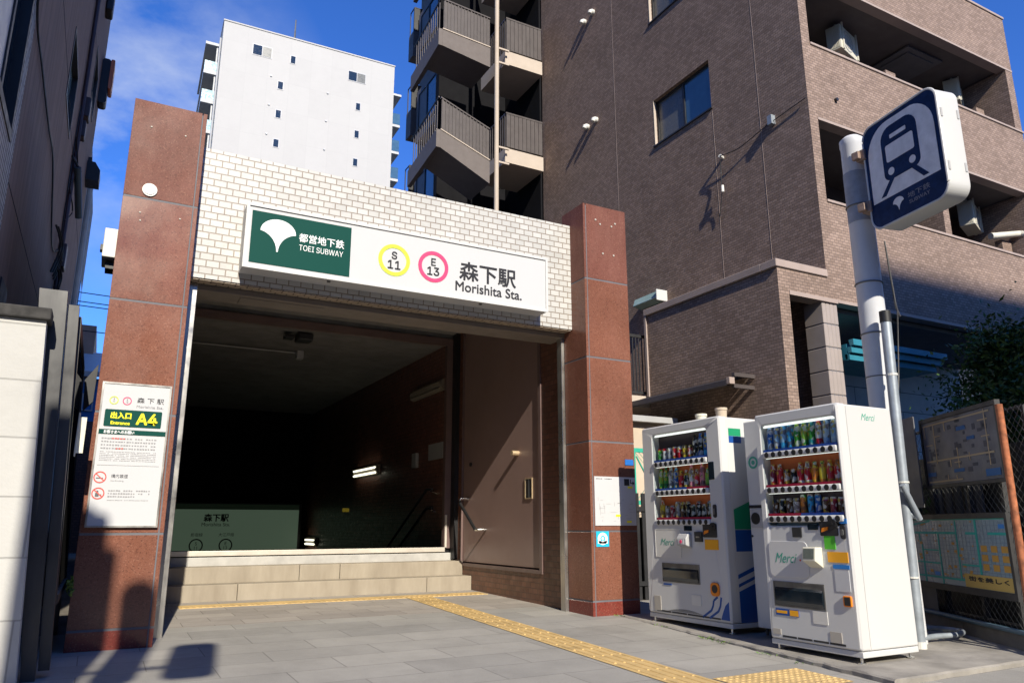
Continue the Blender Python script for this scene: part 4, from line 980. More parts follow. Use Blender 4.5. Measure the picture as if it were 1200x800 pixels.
build('post', B().box(.28, .33, -.03, .03, .0, 2.15), m_dark, pn, local=True)
build('lower_sheet', B().box(.40, .72, .02, .03, .12, .38), plain('slate sheet', (.07, .075, .085), .5), pn, local=True)

def leaf_cloud(cx, cy, cz, rx, ry, rz, n, size, seed, clumps=14):
    rl = random.Random(seed); b = B(); cs_ = []
    for i in range(clumps):
        a, e = rl.uniform(0, 6.28), rl.uniform(-.9, 1.2); q = rl.uniform(.45, .95)
        cs_.append((cx+rx*q*math.cos(a)*math.cos(e), cy+ry*q*math.sin(a)*math.cos(e), cz+rz*q*math.sin(e), rl.uniform(.28, .5)))
    for i in range(n):
        c = rl.choice(cs_); g = [rl.gauss(0, .42) for _ in range(3)]
        p = Vector((c[0]+g[0]*c[3]*rx, c[1]+g[1]*c[3]*ry, c[2]+g[2]*c[3]*rz))
        u = Vector((rl.gauss(0, 1), rl.gauss(0, 1), rl.gauss(0, .7))).normalized(); v = u.cross(Vector((rl.gauss(0, 1), rl.gauss(0, 1), rl.gauss(0, 1)))).normalized()
        s_ = size*rl.uniform(.6, 1.3)
        b.quad(p-u*s_, p+v*s_*.42, p+u*s_, p-v*s_*.42)
    return b
def leafy(bb, name, mat, par=None, **k):
    bm = bb.bm; me = bpy.data.meshes.new(name); bm.to_mesh(me); bm.free(); me.materials.append(mat)
    o = bpy.data.objects.new(name, me); COL.objects.link(o)
    if par is not None: o.parent = par; me.transform(root_of(par).matrix_basis.inverted())
    return o
tree = thing('broadleaf_tree', 'dark leafy tree behind the map boards at the right edge', 'tree', (12.6, 6.4, 0))
b = B().tube([(12.6, 6.4, -.1), (12.65, 6.42, 1.2), (12.55, 6.4, 2.2), (12.75, 6.5, 3.2)], [.16, .13, .11, .05], 10)
for q in ((12.0, 6.1, 3.2), (13.3, 6.3, 3.3), (12.4, 6.9, 3.5), (13.0, 5.7, 2.9), (11.9, 6.6, 2.6)): b.tube([(12.6, 6.41, 1.7), ((12.6+q[0])/2+.1, (6.4+q[1])/2, (1.7+q[2])/2+.2), q], [.07, .05, .015], 6)
build('trunk', b, m_bark, tree, smooth=True)
leafy(leaf_cloud(13.6, 6.5, 2.6, 2.3, 1.2, 1.65, 76000, .05, 4, 60), 'crown', m_leaf, tree)
hb_ = leafy(leaf_cloud(10.3, 6.2, .85, 2.4, 1.5, .85, 22000, .05, 8, 46), 'hedge', m_leaf); tag(hb_, 'low dark hedge behind the fence under the tree', 'hedge')
def weeds(spots, name, seed):
    rl = random.Random(seed); b = B()
    for x, y, n, h in spots:
        for i in range(n):
            p = Vector((x+rl.gauss(0, .02), y+rl.gauss(0, .07), gz(y)+.004)); t = p+Vector((rl.gauss(0, .03), rl.gauss(0, .03), h*rl.uniform(.4, 1)))
            d = Vector((rl.gauss(0, 1), rl.gauss(0, 1), .2)).normalized()*.006
            b.quad(p, p.lerp(t, .6)+d, t, p.lerp(t, .6)-d)
    o = leafy(b, name, m_weed); o['kind'] = 'stuff'; o['label'] = 'small weeds growing along the foot of the kerb'; o['category'] = 'weeds'; return o
weeds([(5.06, 4.9, 12, .022), (5.14, 5.5, 18, .026), (5.18, 5.75, 26, .032), (5.30, 6.6, 8, .02), (5.40, 7.45, 16, .025), (5.02, 4.5, 8, .02), (5.65, 4.2, 8, .02)], 'kerb_weeds', 3)

# ------------------------------------------------------------------ brown tiled apartment building
ab = thing('apartment_building', 'tall brown tiled apartment building with balconies and outside stairs', 'apartment building', (14, 12, 0))
WX = 10.26
# side wall with its window openings left out
def holed(b, y0, y1, z0, z1, holes, x0, x1):
    """wall slab facing -X with rectangular holes (y0,y1,z0,z1), split into horizontal bands"""
    zs = sorted({z0, z1, *[h[2] for h in holes], *[h[3] for h in holes]})
    for a_, c in zip(zs, zs[1:]):
        hs_ = sorted([h for h in holes if h[2] <= a_+1e-6 and h[3] >= c-1e-6]); y = y0
        for h in hs_:
            b.box(x0, x1, y, h[0], a_, c); y = h[1]
        b.box(x0, x1, y, y1, a_, c)
    return b
wins = [(10.33, 12.16, 9.38, 10.50), (10.50, 12.14, 12.55, 13.67), (10.33, 12.16, 15.7, 16.8)]
holed_b = holed(B(), 8.0, 17.12, 4.64, 22, wins, WX, WX+.21); holed_b.box(WX, WX+.21, 8.42, 17.12, -.1, 4.638)
build('side_wall', holed_b, m_brown_tile, ab)
jn = B()
for y in (9.1, 10.315, 13.6): jn.box(WX-.003, WX+.002, y-.005, y+.005, 5.2, 9.3 if y == 10.315 else 22)
build('expansion_joint', jn, m_cop_brown, ab)
for (y0, y1, z0, z1) in wins:
    wf = build('window', B().ring((y0, y1, z0, z1), (y0+.05, y1-.05, z0+.05, z1-.05), 'x', WX+.09, WX+.15).box(WX+.09, WX+.15, (y0+y1)/2-.03, (y0+y1)/2+.03, z0+.05, z1-.05), m_dark, ab)
    build('pane', B().box(WX+.11, WX+.13, y0+.05, (y0+y1)/2-.03, z0+.05, z1-.05), m_glass_blue, wf)
    build('pane', B().box(WX+.12, WX+.14, (y0+y1)/2+.03, y1-.05, z0+.05, z1-.05), m_glass_frost, wf)
    build('reveal', B().box(WX-.004, WX+.06, y1-.018, y1-.001, z0+.001, z1-.001), m_beige, wf)
    build('sill', B().box(WX-.03, WX+.2, y0-.03, y1+.03, z0-.035, z0-.001), m_dark, wf)
for y, z in ((14.80, 14.33), (14.40, 14.37), (14.80, 11.17), (14.40, 11.17)):
    vh = B(); 
    for k in range(7):
        pass
    vh.tube([(WX+.01, y, z), (WX-.06, y, z), (WX-.10, y, z-.02), (WX-.12, y, z-.07)], [.075, .078, .072, .05], 14)
    build('vent_hood', vh, m_paint_warm, ab, smooth=True)
# front: parapets, piers, slabs, back wall
FX0, FX1 = WX+.21, 17.28
for z0, z1, zc in ((4.64, 6.40, .05), (8.02, 9.48, .05), (11.06, 12.40, .06)):
    build('parapet', B().box(FX0, FX1, 8.0, 8.2, z0, z1-.001), m_brown_tile, ab)
    build('coping', B().box(FX0-.0, FX1+.02, 7.975, 8.23, z1, z1+zc, .006, 1), m_cop_brown, ab)
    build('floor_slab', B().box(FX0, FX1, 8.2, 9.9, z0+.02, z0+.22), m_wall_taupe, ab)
    build('drip_edge', B().box(FX0, FX1, 7.99, 8.2, z0-.05, z0-.001), m_cop_brown, ab)
for z0, z1 in ((6.45, 8.0), (9.53, 11.04)): build('end_pier', B().box(17.02, FX1, 8.0, 9.9, z0, z1), m_brown_tile, ab)
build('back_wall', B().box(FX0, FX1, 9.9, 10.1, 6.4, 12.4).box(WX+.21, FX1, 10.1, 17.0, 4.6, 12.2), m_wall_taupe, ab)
for z in (6.45, 9.53):
    for x in (11.0, 13.9, 15.4): build('balcony_door', B().box(x, x+1.25, 9.87, 9.9, z, z+1.9), m_glass_dark, ab)
for q in ((14.25, 14.45, 8.25, 9.9, 6.45, 7.98), (12.1, 12.3, 8.6, 9.9, 9.53, 10.2), (13.0, 13.3, 8.25, 9.0, 9.53, 9.9)): build('partition', B().box(*q), m_brown_tile, ab)
for q in ((12.75, 13.55, 8.45, 8.6, 9.5, 9.98), (16.45, 16.75, 8.45, 8.6, 9.5, 10.15), (16.6, 16.95, 8.45, 8.6, 6.4, 7.0)): build('pier', B().box(*q), m_brown_tile, ab)
fr_ = B().ring((14.3, 15.5, 8.6, 9.6), (14.4, 15.4, 8.7, 9.5), 'y', 8.4, 8.41)
hatch = B().box(14.3, 15.5, 8.5, 9.4, 11.02, 11.055).box(14.45, 15.35, 8.62, 9.28, 10.99, 11.03)
build('ceiling_hatch', hatch, m_bal_dark, ab)
build('upper_storeys', B().box(WX+.21, 14.3, 9.6, 17.0, 12.42, 22), m_brown_tile, ab)
rl_ = B().box(15.3, 15.36, 8.6, 8.66, 12.4, 13.4).box(15.9, 15.96, 8.6, 8.66, 12.4, 13.4).box(15.0, 16.3, 8.58, 8.68, 13.4, 13.5).box(15.6, 15.64, 8.6, 8.66, 12.4, 13.4)
build('roof_railing', rl_, m_beige, ab)
for x, z in ((11.06, 5.33), (11.0, 8.5)): build('drain_spout', B().cyl((x, 8.0, z), (x, 7.95, z), .035, 10), m_dark, ab)
# porch
build('porch_wall', B().box(9.10, 9.33, 8.0, 11.3, -.1, 5.0).box(9.33, WX, 8.0, 8.25, 4.64, 5.0), m_brown_tile, ab)
build('porch_coping', B().box(9.06, WX-.002, 7.97, 8.3, 5.002, 5.13, .008, 1).box(9.06, 9.38, 8.3, 11.36, 5.002, 5.13, .008, 1).box(9.07, 9.14, 11.302, 11.36, 3.4, 5.0), m_cop_brown, ab)
build('porch_roof', B().box(9.33, WX, 8.25, 11.3, 4.72, 4.9), m_wall_taupe, ab)
build('opening_trim', B().box(9.33, WX+.2, 7.985, 8.24, 4.57, 4.638), m_cop_brown, ab)
col = B()
for i in range(12):
    z = -.1+i*.391
    for k in range(4): col.box(10.10+k*.092, 10.10+k*.092+.086, 8.02, 8.40, z+.006, z+.385, .01, 1)
build('ribbed_column', col, plain('ribbed column tile', (.34, .29, .265), .6, var=.08), ab)
build('column_core', B().box(10.108, 10.45, 8.03, 8.39, -.1, 4.56), m_joint, ab)
build('wall_light', B().cyl((WX-.05, 9.0, 2.55), (WX-.05, 9.0, 2.75), .035, 10), m_paint_warm, ab)
build('ground_floor_wall', B().box(FX0, 17.2, 10.15, 10.4, -.1, 4.6), m_grey_siding, ab)
build('entrance_door', B().box(11.2, 12.9, 10.1, 10.15, 0, 2.6), m_glass_dark, ab)
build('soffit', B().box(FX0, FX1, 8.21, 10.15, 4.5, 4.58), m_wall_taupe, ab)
cn = B()
for i in range(3): cn.prism([(7.86+.05*i, 3.96-.115*i), (7.86+.05*i, 3.86-.115*i), (7.93+.05*i, 3.855-.115*i), (7.95+.05*i, 3.955-.115*i)], 'x', 10.56, 13.05-.1*i)
cn.box(10.56, 12.9, 8.0, 8.9, 3.64, 3.9)
build('teal_canopy', cn, m_teal, ab)
# lean-to roof along the porch wall
lt = thing('lean_to_roof', 'thin dark lean-to roof along the side of the brown porch wall', 'lean-to roof', (8.8, 10, 3.2))
build('roof_sheet', B().prism([(8.62, 3.20), (9.09, 3.36), (9.09, 3.40), (8.62, 3.25)], 'y', 8.75, 11.7), m_dark, lt)
build('gutter', B().box(8.55, 8.63, 8.72, 11.72, 3.15, 3.25, .01), m_rail_brown, lt)
build('end_cap', B().box(8.55, 8.66, 8.64, 8.72, 3.17, 3.28, .01), m_cop_brown, lt)
build('arm', B().box(8.66, 9.10, 8.64, 8.70, 3.30, 3.36).box(8.66, 9.10, 8.66, 8.72, 3.12, 3.18), m_rail_brown, lt)
build('post', B().box(8.6, 8.66, 11.5, 11.56, 0, 3.15), m_dark, lt)
fl = thing('floodlight', 'long pale floodlight box on the brown side wall above the porch coping', 'floodlight', (10.1, 12.4, 5.75))
build('housing', B().prism([(9.98, 5.72), (10.2, 5.66), (10.24, 5.84), (10.04, 5.88)], 'y', 12.02, 12.86, .01), m_glass_bal, fl)
build('end_plate', B().box(9.96, 10.25, 12.0, 12.03, 5.65, 5.89, .005, 1), m_paint_white, fl)
build('bracket', B().box(10.2, 10.27, 12.35, 12.5, 5.6, 5.8), m_dark, fl)
# railing left of the porch
rw = thing('walkway_railing', 'dark bar railing over a sunlit beige ledge beside the red pillar', 'railing', (9.0, 11.6, 3.4))
b = B()
for i in range(12): b.box(8.5+i*.075, 8.5+i*.075+.018, 11.50, 11.52, 3.5, 4.62)
b.box(8.45, 9.5, 11.49, 11.53, 4.60, 4.66).box(8.45, 9.5, 11.49, 11.53, 3.48, 3.52)
build('bars', b, m_dark, rw)
build('ledge', B().box(8.3, 9.6, 11.4, 12.4, 3.2, 3.42), m_beige, rw)
build('inner_wall', B().box(8.3, 9.9, 13.2, 13.4, 0, 5.0), plain('sunlit tan wall', (.32, .24, .17), .7), rw)
# stair tower at the back
for k in range(-1, 4):
    z = 10.86+3.1*k
    ld = build('stair_landing', B().box(8.96, 10.2, 17.0, 18.6, z, z+.43), m_beige, ab)
    rr2 = B()
    for i in range(9): rr2.box(9.02+i*.132, 9.02+i*.132+.118, 17.03, 17.05, z+.50, z+1.52)
    rr2.box(9.0, 10.2, 17.02, 17.07, z+1.52, z+1.57).box(9.0, 9.03, 17.03, 18.6, z+1.52, z+1.57)
    for i in range(12): rr2.box(9.0, 9.02, 17.1+i*.13, 17.13+i*.13, z+.43, z+1.52)
    rr2.box(9.03, 10.18, 17.055, 17.065, z+.5, z+1.5)
    build('landing_railing', rr2, m_rail_brown, ab)
    # flight coming down from the left
    drop = .62 if k < 1 else .12
    f = [(7.02, z+.50), (8.5, z+.50-drop*.9), (8.5, z-.12-drop), (7.02, z-.02)]
    fl_ = build('stair_flight', B().prism(f, 'y', 17.05, 18.3), m_stair_grey, ab)
    build('flight_curb', B().prism([(7.02, z+.50), (8.5, z+.50-drop*.9), (8.5, z+.53-drop*.9), (7.02, z+.53)], 'y', 17.03, 17.12), m_beige, fl_)
    build('flight_end', B().prism([(17.05, z+.50), (19.2, z+.2), (19.2, z-.3), (17.05, z-.02)], 'x', 6.90, 7.018), m_stair_grey, fl_)
    fr2 = B()
    n = 14
    for i in range(n):
        x = 7.06+i*(8.5-7.06)/n; zz = z+.54-drop*.9*(x-7.02)/1.48
        fr2.box(x, x+.022 if i % 4 else x+.04, 17.06, 17.08, zz, zz+.93)
    fr2.prism([(7.02, z+1.46), (8.5, z+1.46-drop*.9), (8.5, z+1.50-drop*.9), (7.02, z+1.50)], 'y', 17.05, 17.10)
    for i in range(12):
        y = 17.15+i*.16; fr2.box(6.95, 6.97, y, y+.025, z+.5-.14*(y-17), z+1.42-.14*(y-17))
    fr2.tube([(6.96, 17.06, z+1.48), (6.96, 19.1, z+1.18)], .025, 6)
    fr2.prism([(7.05, z+.56), (8.5, z+.56-drop*.9), (8.5, z+1.45-drop*.9), (7.05, z+1.45)], 'y', 17.084, 17.092)
    build('flight_railing', fr2, m_rail_brown, fl_)
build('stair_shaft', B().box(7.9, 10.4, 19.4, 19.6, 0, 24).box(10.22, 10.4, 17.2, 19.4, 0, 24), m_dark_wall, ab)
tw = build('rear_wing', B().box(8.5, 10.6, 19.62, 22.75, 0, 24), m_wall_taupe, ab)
for k in range(-1, 4):
    z = 10.6+3.1*k
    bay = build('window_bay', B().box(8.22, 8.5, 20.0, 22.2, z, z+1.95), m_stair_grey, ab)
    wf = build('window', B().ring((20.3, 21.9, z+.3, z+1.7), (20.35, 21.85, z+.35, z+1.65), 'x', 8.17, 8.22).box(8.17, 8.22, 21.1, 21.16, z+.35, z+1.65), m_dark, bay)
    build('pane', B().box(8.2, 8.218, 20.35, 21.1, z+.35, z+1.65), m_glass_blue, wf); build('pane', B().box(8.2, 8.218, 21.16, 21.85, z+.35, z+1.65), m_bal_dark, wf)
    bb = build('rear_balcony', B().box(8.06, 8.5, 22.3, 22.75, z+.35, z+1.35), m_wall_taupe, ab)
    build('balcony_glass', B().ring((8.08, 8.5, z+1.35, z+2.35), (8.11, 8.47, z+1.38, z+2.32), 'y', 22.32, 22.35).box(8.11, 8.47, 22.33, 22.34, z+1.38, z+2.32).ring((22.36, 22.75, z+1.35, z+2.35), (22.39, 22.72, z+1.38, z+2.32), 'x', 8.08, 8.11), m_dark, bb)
dp = build('drain_pipe', B().tube([(8.61, 16.85, 0), (8.61, 16.85, 20)], .065, 12), m_beige, ab, smooth=True)
for k in range(0, 4):
    for dz in (0, .45): build('pipe_bracket', B().box(8.66, 9.0, 16.83, 16.88, 10.7+3.1*k+dz, 10.75+3.1*k+dz), m_beige, dp)

# air conditioners hung in the balconies
def aircon(loc, rz, label):
    t = thing('air_conditioner', label, 'air conditioner', loc, rz, 'air conditioners on the balconies')
    build('casing', B().box(0, .80, 0, .30, 0, .56, .015, 2), m_ac, t, local=True)
    g = B().disc((.33, .28), .23, -.008, -.001, 28, .20).disc((.33, .28), .14, -.008, -.001, 24, .12).disc((.33, .28), .05, -.010, -.001, 14)
    for k in range(8): a = R(45*k); g.tube([(.33+.05*math.cos(a), -.006, .28+.05*math.sin(a)), (.33+.21*math.cos(a), -.006, .28+.21*math.sin(a))], .0035, 5)
    build('fan_grille', g, m_panel_grey, t, local=True)
    f = B()
    for k in range(9): f.box(-.008, .0, .03+k*.03, .045+k*.03, .04, .52)
    build('side_fins', f, m_ac, t, local=True)
    build('hanger', B().box(.06, .10, .1, .14, -.03, .62).box(.70, .74, .1, .14, -.03, .62).box(.06, .10, -.03, .0, .0, .61).box(.70, .74, -.03, 0, .0, .61), m_pipe_w, t, local=True)
    build('valve_cover', B().box(.80, .86, .05, .2, .06, .26, .01), m_ac, t, local=True)
    return t
a1 = aircon((12.25, 8.62, 10.40), R(14), 'air conditioner hung at the left end of the top balcony')
a2 = copy_tree(a1); a2.location = (16.35, 8.70, 10.46); a2.rotation_euler = (0, 0, R(26)); a2['label'] = 'air conditioner hung at the right end of the top balcony'
a3 = copy_tree(a1); a3.location = (16.15, 8.70, 7.38); a3.rotation_euler = (0, 0, R(20)); a3['label'] = 'air conditioner on the lower balcony beside the thick cream pipe'
tag(build('pipe_cover', B().tube([(16.2, 8.45, 7.0), (17.0, 8.3, 7.15), (17.1, 8.12, 7.1), (17.12, 7.94, 6.9), (17.12, 7.94, 5.9)], .07, 10), m_pipe_w, smooth=True, origin=(17, 8, 6.9)), 'thick cream pipe cover bending over the lower balcony edge', 'pipe')
an = thing('wire_anchor', 'cable anchor fitting with drooping wires on the brown side wall', 'cable anchor', (WX, 10.1, 8.0))
build('insulator', B().tube([(WX, 10.12, 8.14), (WX-.10, 10.1, 8.16)], .035, 8).tube([(WX-.09, 10.1, 7.52), (WX-.09, 10.1, 7.38)], .03, 8), m_paint_warm, an)
build('cable', B().tube(smooth_path([(WX-.10, 10.1, 8.15), (WX-.08, 9.6, 8.10), (WX-.05, 8.9, 8.24), (WX-.03, 8.02, 8.34)]), .009, 6).tube(smooth_path([(WX-.10, 10.1, 8.1), (WX-.06, 10.14, 7.8), (WX-.09, 10.12, 7.5)]), .010, 6).tube(smooth_path([(WX-.09, 10.12, 7.4), (WX-.05, 10.2, 7.2), (WX-.03, 10.3, 6.9)]), .008, 6), m_dark, an)
build('clip', B().box(WX-.1, WX, 8.75, 8.85, 8.2, 8.38), m_galv, an)

# things seen in the slot between pillar and machine
gf = thing('teal_mesh_gate', 'teal framed mesh gate behind the red pillar', 'gate', (7.1, 9.0, 0))
build('frame', B().ring((6.86, 7.9, 1.3, 2.12), (6.92, 7.84, 1.36, 2.06), 'y', 9.0, 9.05), m_teal_frame, gf)
ms_ = B()
for k in range(-14, 14):
    for sg_ in (1, -1):
        xa = 7.35+k*.07; xa0, xb0 = (xa, xa+sg_*.7); 
        if min(xa0, xb0) < 6.9 or max(xa0, xb0) > 7.86: continue
        ms_.tube([(xa0, 9.025, 1.36), (xb0, 9.025, 2.06)], .004, 4, False)
ms_.tube([(6.95, 9.02, 2.0), (7.25, 9.02, 1.5)], .012, 6)
build('mesh', ms_, m_teal_frame, gf)
sh = thing('beige_shed', 'beige board shed behind the teal gate', 'shed', (7.6, 10.4, 0))
build('wall', B().box(6.9, 8.6, 10.3, 11.2, 0, 2.72), m_canvas, sh)
build('roof', B().box(6.75, 8.75, 10.15, 11.3, 2.72, 2.82), m_panel_grey, sh)
df = thing('dark_slat_fence', 'low dark slatted fence between pillar and vending machine', 'fence', (7, 8.6, 0))
b = B()
for i in range(9): b.box(6.3+i*.16, 6.3+i*.16+.11, 8.72, 8.74, -.1, 1.5 if i > 4 else 1.45)
b.box(6.2, 7.9, 8.70, 8.719, .2, .26).box(6.2, 7.9, 8.70, 8.719, 1.2, 1.26)
build('slats', b, m_dark, df)
build('panel', B().box(5.9, 7.9, 8.80, 8.82, -.1, 1.12), m_black, df)

# ------------------------------------------------------------------ white apartment tower far behind
ht = thing('white_tower', 'tall plain white apartment block with small windows and balconies on both ends', 'apartment block', (12.5, 66, 0), R(-1.6))
ht_inv = ht.matrix_basis
def tb_(name, b, m, par, **k): return build(name, b, m, par, local=True, **k)
X0, X1, Z1 = -7.4, 7.55, 42.5
tb_('wall', B().box(X0, X1, -6, 6, 0, Z1), m_white_wall, ht)
tb_('roof_edge', B().box(X0-.05, X1+.05, -6.06, 6, Z1, Z1+.12), m_white_wall, ht)
tb_('antenna', B().tube([(-1.3, -4, Z1), (-1.3, -4, Z1+3.4)], [.12, .06], 6), m_steel_d, ht)
def wn_(x, z, ww, hh, panes=1):
    f = tb_('window', B().box(x, x+ww, -6.03, -5.99, z, z+hh), m_panel_grey, ht)
    if panes == 1: tb_('pane', B().box(x+.07, x+ww-.07, -6.05, -6.03, z+.07, z+hh-.07), m_glass_dark, f)
    else:
        tb_('pane', B().box(x+.07, x+ww/2-.03, -6.05, -6.03, z+.07, z+hh-.07), m_glass_dark, f); tb_('pane', B().box(x+ww/2+.03, x+ww-.07, -6.05, -6.03, z+.07, z+hh-.07), m_glass_frost, f)
wn_(-5.0, 40.0, 1.65, 1.05, 2); wn_(3.25, 39.9, 1.65, 1.0, 2)
wn_(-1.85, 40.05, .52, .82)
for k in range(5):
    wn_(-2.75, 37.3-2.72*k, .54, .82); wn_(4.05, 37.1-2.72*k, .50, .80)
vt = B()
for k in range(5):
    for x in (-3.3, 1.55): vt.cyl((x, -6.0, 38.4-2.72*k-(.3 if x > 0 else 0)), (x, -6.08, 38.4-2.72*k-(.3 if x > 0 else 0)), .085, 10)
tb_('vent_cap', vt, m_panel_grey, ht)
tb_('corner_pipe', B().tube([(X0-.12, -5.6, 0), (X0-.12, -5.6, 41)], .08, 8), m_panel_grey, ht)
for k in range(8):
    z = 38.0-2.72*k
    s_ = tb_('balcony', B().box(X0-1.15, X0, -4.6, 4, z, z+.22).box(X0-1.15, X0, -4.7, -4.6, z, z+.30), m_slab_white, ht)
    tb_('balcony_glass', B().box(X0-1.12, X0-1.08, -4.6, 4, z+.25, z+1.25).box(X0-1.12, X0, -4.62, -4.58, z+.3, z+1.25), m_glass_bal, s_)
    tb_('end_post', B().box(X0-.30, X0-.18, -4.55, -4.4, z+.2, z+2.72), m_slab_white, s_)
    s_ = tb_('balcony', B().box(X1, X1+.95, -5.2, 4, z-1.1, z-.85), m_slab_white, ht)
    tb_('balcony_glass', B().box(X1+.9, X1+.94, -5.2, 4, z-.85, z+.25).box(X1, X1+.94, -5.22, -5.18, z-.85, z+.25), m_glass_blue, s_)
tb_('balcony_roof', B().box(X0-1.2, X0, -4.7, 4, 40.75, 41.0), m_slab_white, ht); tb_('balcony_roof', B().box(X1, X1+1.0, -5.2, 4, 40.1, 40.3), m_slab_white, ht)
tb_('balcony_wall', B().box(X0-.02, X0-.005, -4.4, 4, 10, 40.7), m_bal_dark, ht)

# ------------------------------------------------------------------ dark clad building on the left
lbd = thing('dark_clad_building', 'dark brown clad building with narrow blue windows at the left edge', 'building', (-3, 12, 0))
sd = B()
def holed_r(b, y0, y1, z0, z1, holes, x0, x1): return holed(b, y0, y1, z0, z1, holes, x0, x1)
hw = [(10.95, 12.35, 6.72, 7.78), (15.5, 16.8, 9.27, 10.3)]
holed_r(sd, 7.42, 18.4, 0, 24, hw, -1.25, -1.0)
build('siding', sd, m_siding, lbd)
jt = B()
for z in [3.03*i+.9 for i in range(5)]: jt.box(-1.002, -.997, 7.43, 18.39, z, z+.012)
build('siding_joint', jt, m_siding_joint, lbd)
build('tiled_front', holed_r(B(), 5.55, 7.415, 0, 24, [(5.6, 7.12, 4.16, 6.6)], -1.25, -.995), m_tile_left, lbd)
build('core', B().box(-9, -1.26, 5.55, 18.4, 0, 23.9), m_dark_wall, lbd)
bw = build('window', B().ring((5.6, 7.12, 4.16, 6.6), (5.66, 7.04, 4.24, 6.52), 'x', -1.12, -.985).box(-1.1, -1.0, 6.35, 6.42, 4.24, 6.52), m_dark, lbd)
build('pane', B().box(-1.03, -1.015, 5.66, 6.35, 4.24, 6.52), m_paint_warm, bw); build('pane', B().box(-1.09, -1.07, 6.42, 7.04, 4.24, 6.52), m_glass_dark, bw)
for (y0, y1, z0, z1) in hw:
    wf = build('window', B().ring((y0, y1, z0, z1), (y0+.05, y1-.05, z0+.05, z1-.05), 'x', -1.10, -.99), m_dark, lbd)
    build('pane', B().box(-1.09, -1.07, y0+.05, y1-.05, z0+.05, z1-.05), m_glass_bal if y0 < 12 else m_glass_blue, wf)
build('low_shutter', B().box(-1.0, -.985, 7.9, 8.4, 2.6, 3.2), m_dark, lbd)
cabs = [((-.985, 7.1, 6.6), (-.98, 7.25, 5.6), (-.98, 8.2, 5.51), (-.98, 9.5, 5.5), (-.98, 10.5, 5.51), (-.98, 12, 4.9), (-.98, 13.4, 5.3)),
        ((-.98, 13.9, 14.0), (-.98, 13.93, 9.92), (-.98, 13.6, 8.3), (-.98, 13.3, 7.4), (-.98, 13.26, 6.0), (-.98, 13.5, 4.6)),
        ((-.97, 13.2, 7.2), (-.9, 13.6, 6.7), (-.97, 13.3, 6.4), (-.9, 13.7, 6.1), (-.97, 13.4, 5.8))]
b = B()
for p in cabs: b.tube(smooth_path(p), .011, 6)
tag(build('wall_cable', b, m_black, smooth=True, origin=(-.98, 12, 6)), 'black sagging cables on the dark clad wall', 'cable')
b = B().tube([(-.96, 13.45, 3.4), (-.96, 13.5, 14.2)], .035, 8)
tag(build('wall_conduit', b, plain('maroon conduit', (.06, .03, .03), .5), smooth=True, origin=(-.95, 13.5, 5)), 'dark maroon conduit running up the clad wall', 'conduit')
for i, (y, z, s_, lab) in enumerate(((14.1, 8.15, .19, 'dark meter box beside the upper narrow window'), (13.5, 5.2, .20, 'small maroon junction box low on the conduit'), (13.7, 7.55, .15, 'small dark junction box under the upper meter box'))):
    tag(build('junction_box', B().box(-.99, -.88, y-s_*.8, y+s_*.8, z-s_, z+s_, .02), plain('box brown %d' % i, (.05, .03, .03), .5), origin=(-.9, y, z)), lab, 'junction box')
wl_ = thing('wall_lamp', 'grey tube lamp tilted out from the dark clad wall', 'wall lamp', (-.95, 13.2, 6.2))
build('tube_housing', B().tube([(-.90, 13.4, 6.75), (-.82, 14.0, 6.1)], .055, 10), plain('slate lamp', (.07, .10, .11), .4), wl_, smooth=True)
build('bracket', B().tube([(-1.0, 13.3, 6.9), (-.85, 13.45, 6.7)], .02, 6), m_black, wl_)
tg = thing('cable_clamp', 'tangle of black cable clamps low on the dark clad wall', 'cable clamp', (-.95, 12.8, 4.9))
b = B(); rq = random.Random(6)
for i in range(7):
    y, z = 12.9+rq.uniform(-.7, .7), 4.85+rq.uniform(-.4, .4); b.tube(smooth_path([(-.98, y, z+.3), (-.90, y+.2, z+.05), (-.98, y+.25, z-.35)]), .016, 6)
build('cables', b, m_black, tg, smooth=True)
hd2 = thing('black_hood', 'black hood lamp on the far edge of the dark clad building', 'lamp', (-.8, 17.5, 8.1))
build('hood', B().prism([(-1.0, 8.62), (-.85, 8.62), (-.74, 8.45), (-.74, 8.2), (-1.0, 8.2)], 'y', 17.3, 17.8), m_black, hd2)
build('arm', B().box(-1.02, -.93, 17.5, 17.6, 8.6, 8.8), m_dark, hd2)
os_ = thing('projecting_sign', 'black and orange projecting sign high on the dark clad building', 'sign', (-.8, 17.8, 11.2))
build('case', B().rrect(-1.0, -.83, 10.2, 11.3, .06, 17.6, 17.95), m_black, os_)
build('orange_edge', B().rrect(-.83, -.75, 10.55, 11.28, .03, 17.55, 17.98), plain('orange sign edge', (.60, .16, .06), .4), os_)
tag(build('roof_hood', B().box(-1.0, -.86, 16.0, 16.4, 11.5, 12.0, .03), m_black, origin=(-.85, 16.2, 12)), 'black box at the top far corner of the clad building', 'box')
nb = thing('grey_clad_building', 'narrow grey board clad building just beyond the dark clad one', 'building', (-3, 21, 0))
build('wall', B().box(-8, -1.02, 18.45, 23, 0, 9.6), m_strip_wall, nb)
build('pipe', B().tube([(-.97, 19.2, 5.6), (-.97, 19.2, 9.2)], .06, 8), m_pipe_w, nb, smooth=True)
build('window', B().box(-1.02, -.98, 21.0, 21.9, 5.6, 7.0), m_glass_blue, nb)
pb = thing('tan_building', 'tan tiled building far down the alley', 'building', (-1.5, 27, 0))
build('wall', B().box(-5, -.62, 26, 32, 0, 7.05), plain('tan tile', (.42, .26, .18), .7), pb)
build('window', B().box(-1.1, -.85, 25.97, 26.0, 4.9, 5.9), m_glass_dark, pb)
wb_ = thing('white_awning_house', 'white roofed house with blue front at the end of the alley', 'house', (-.4, 24, 0))
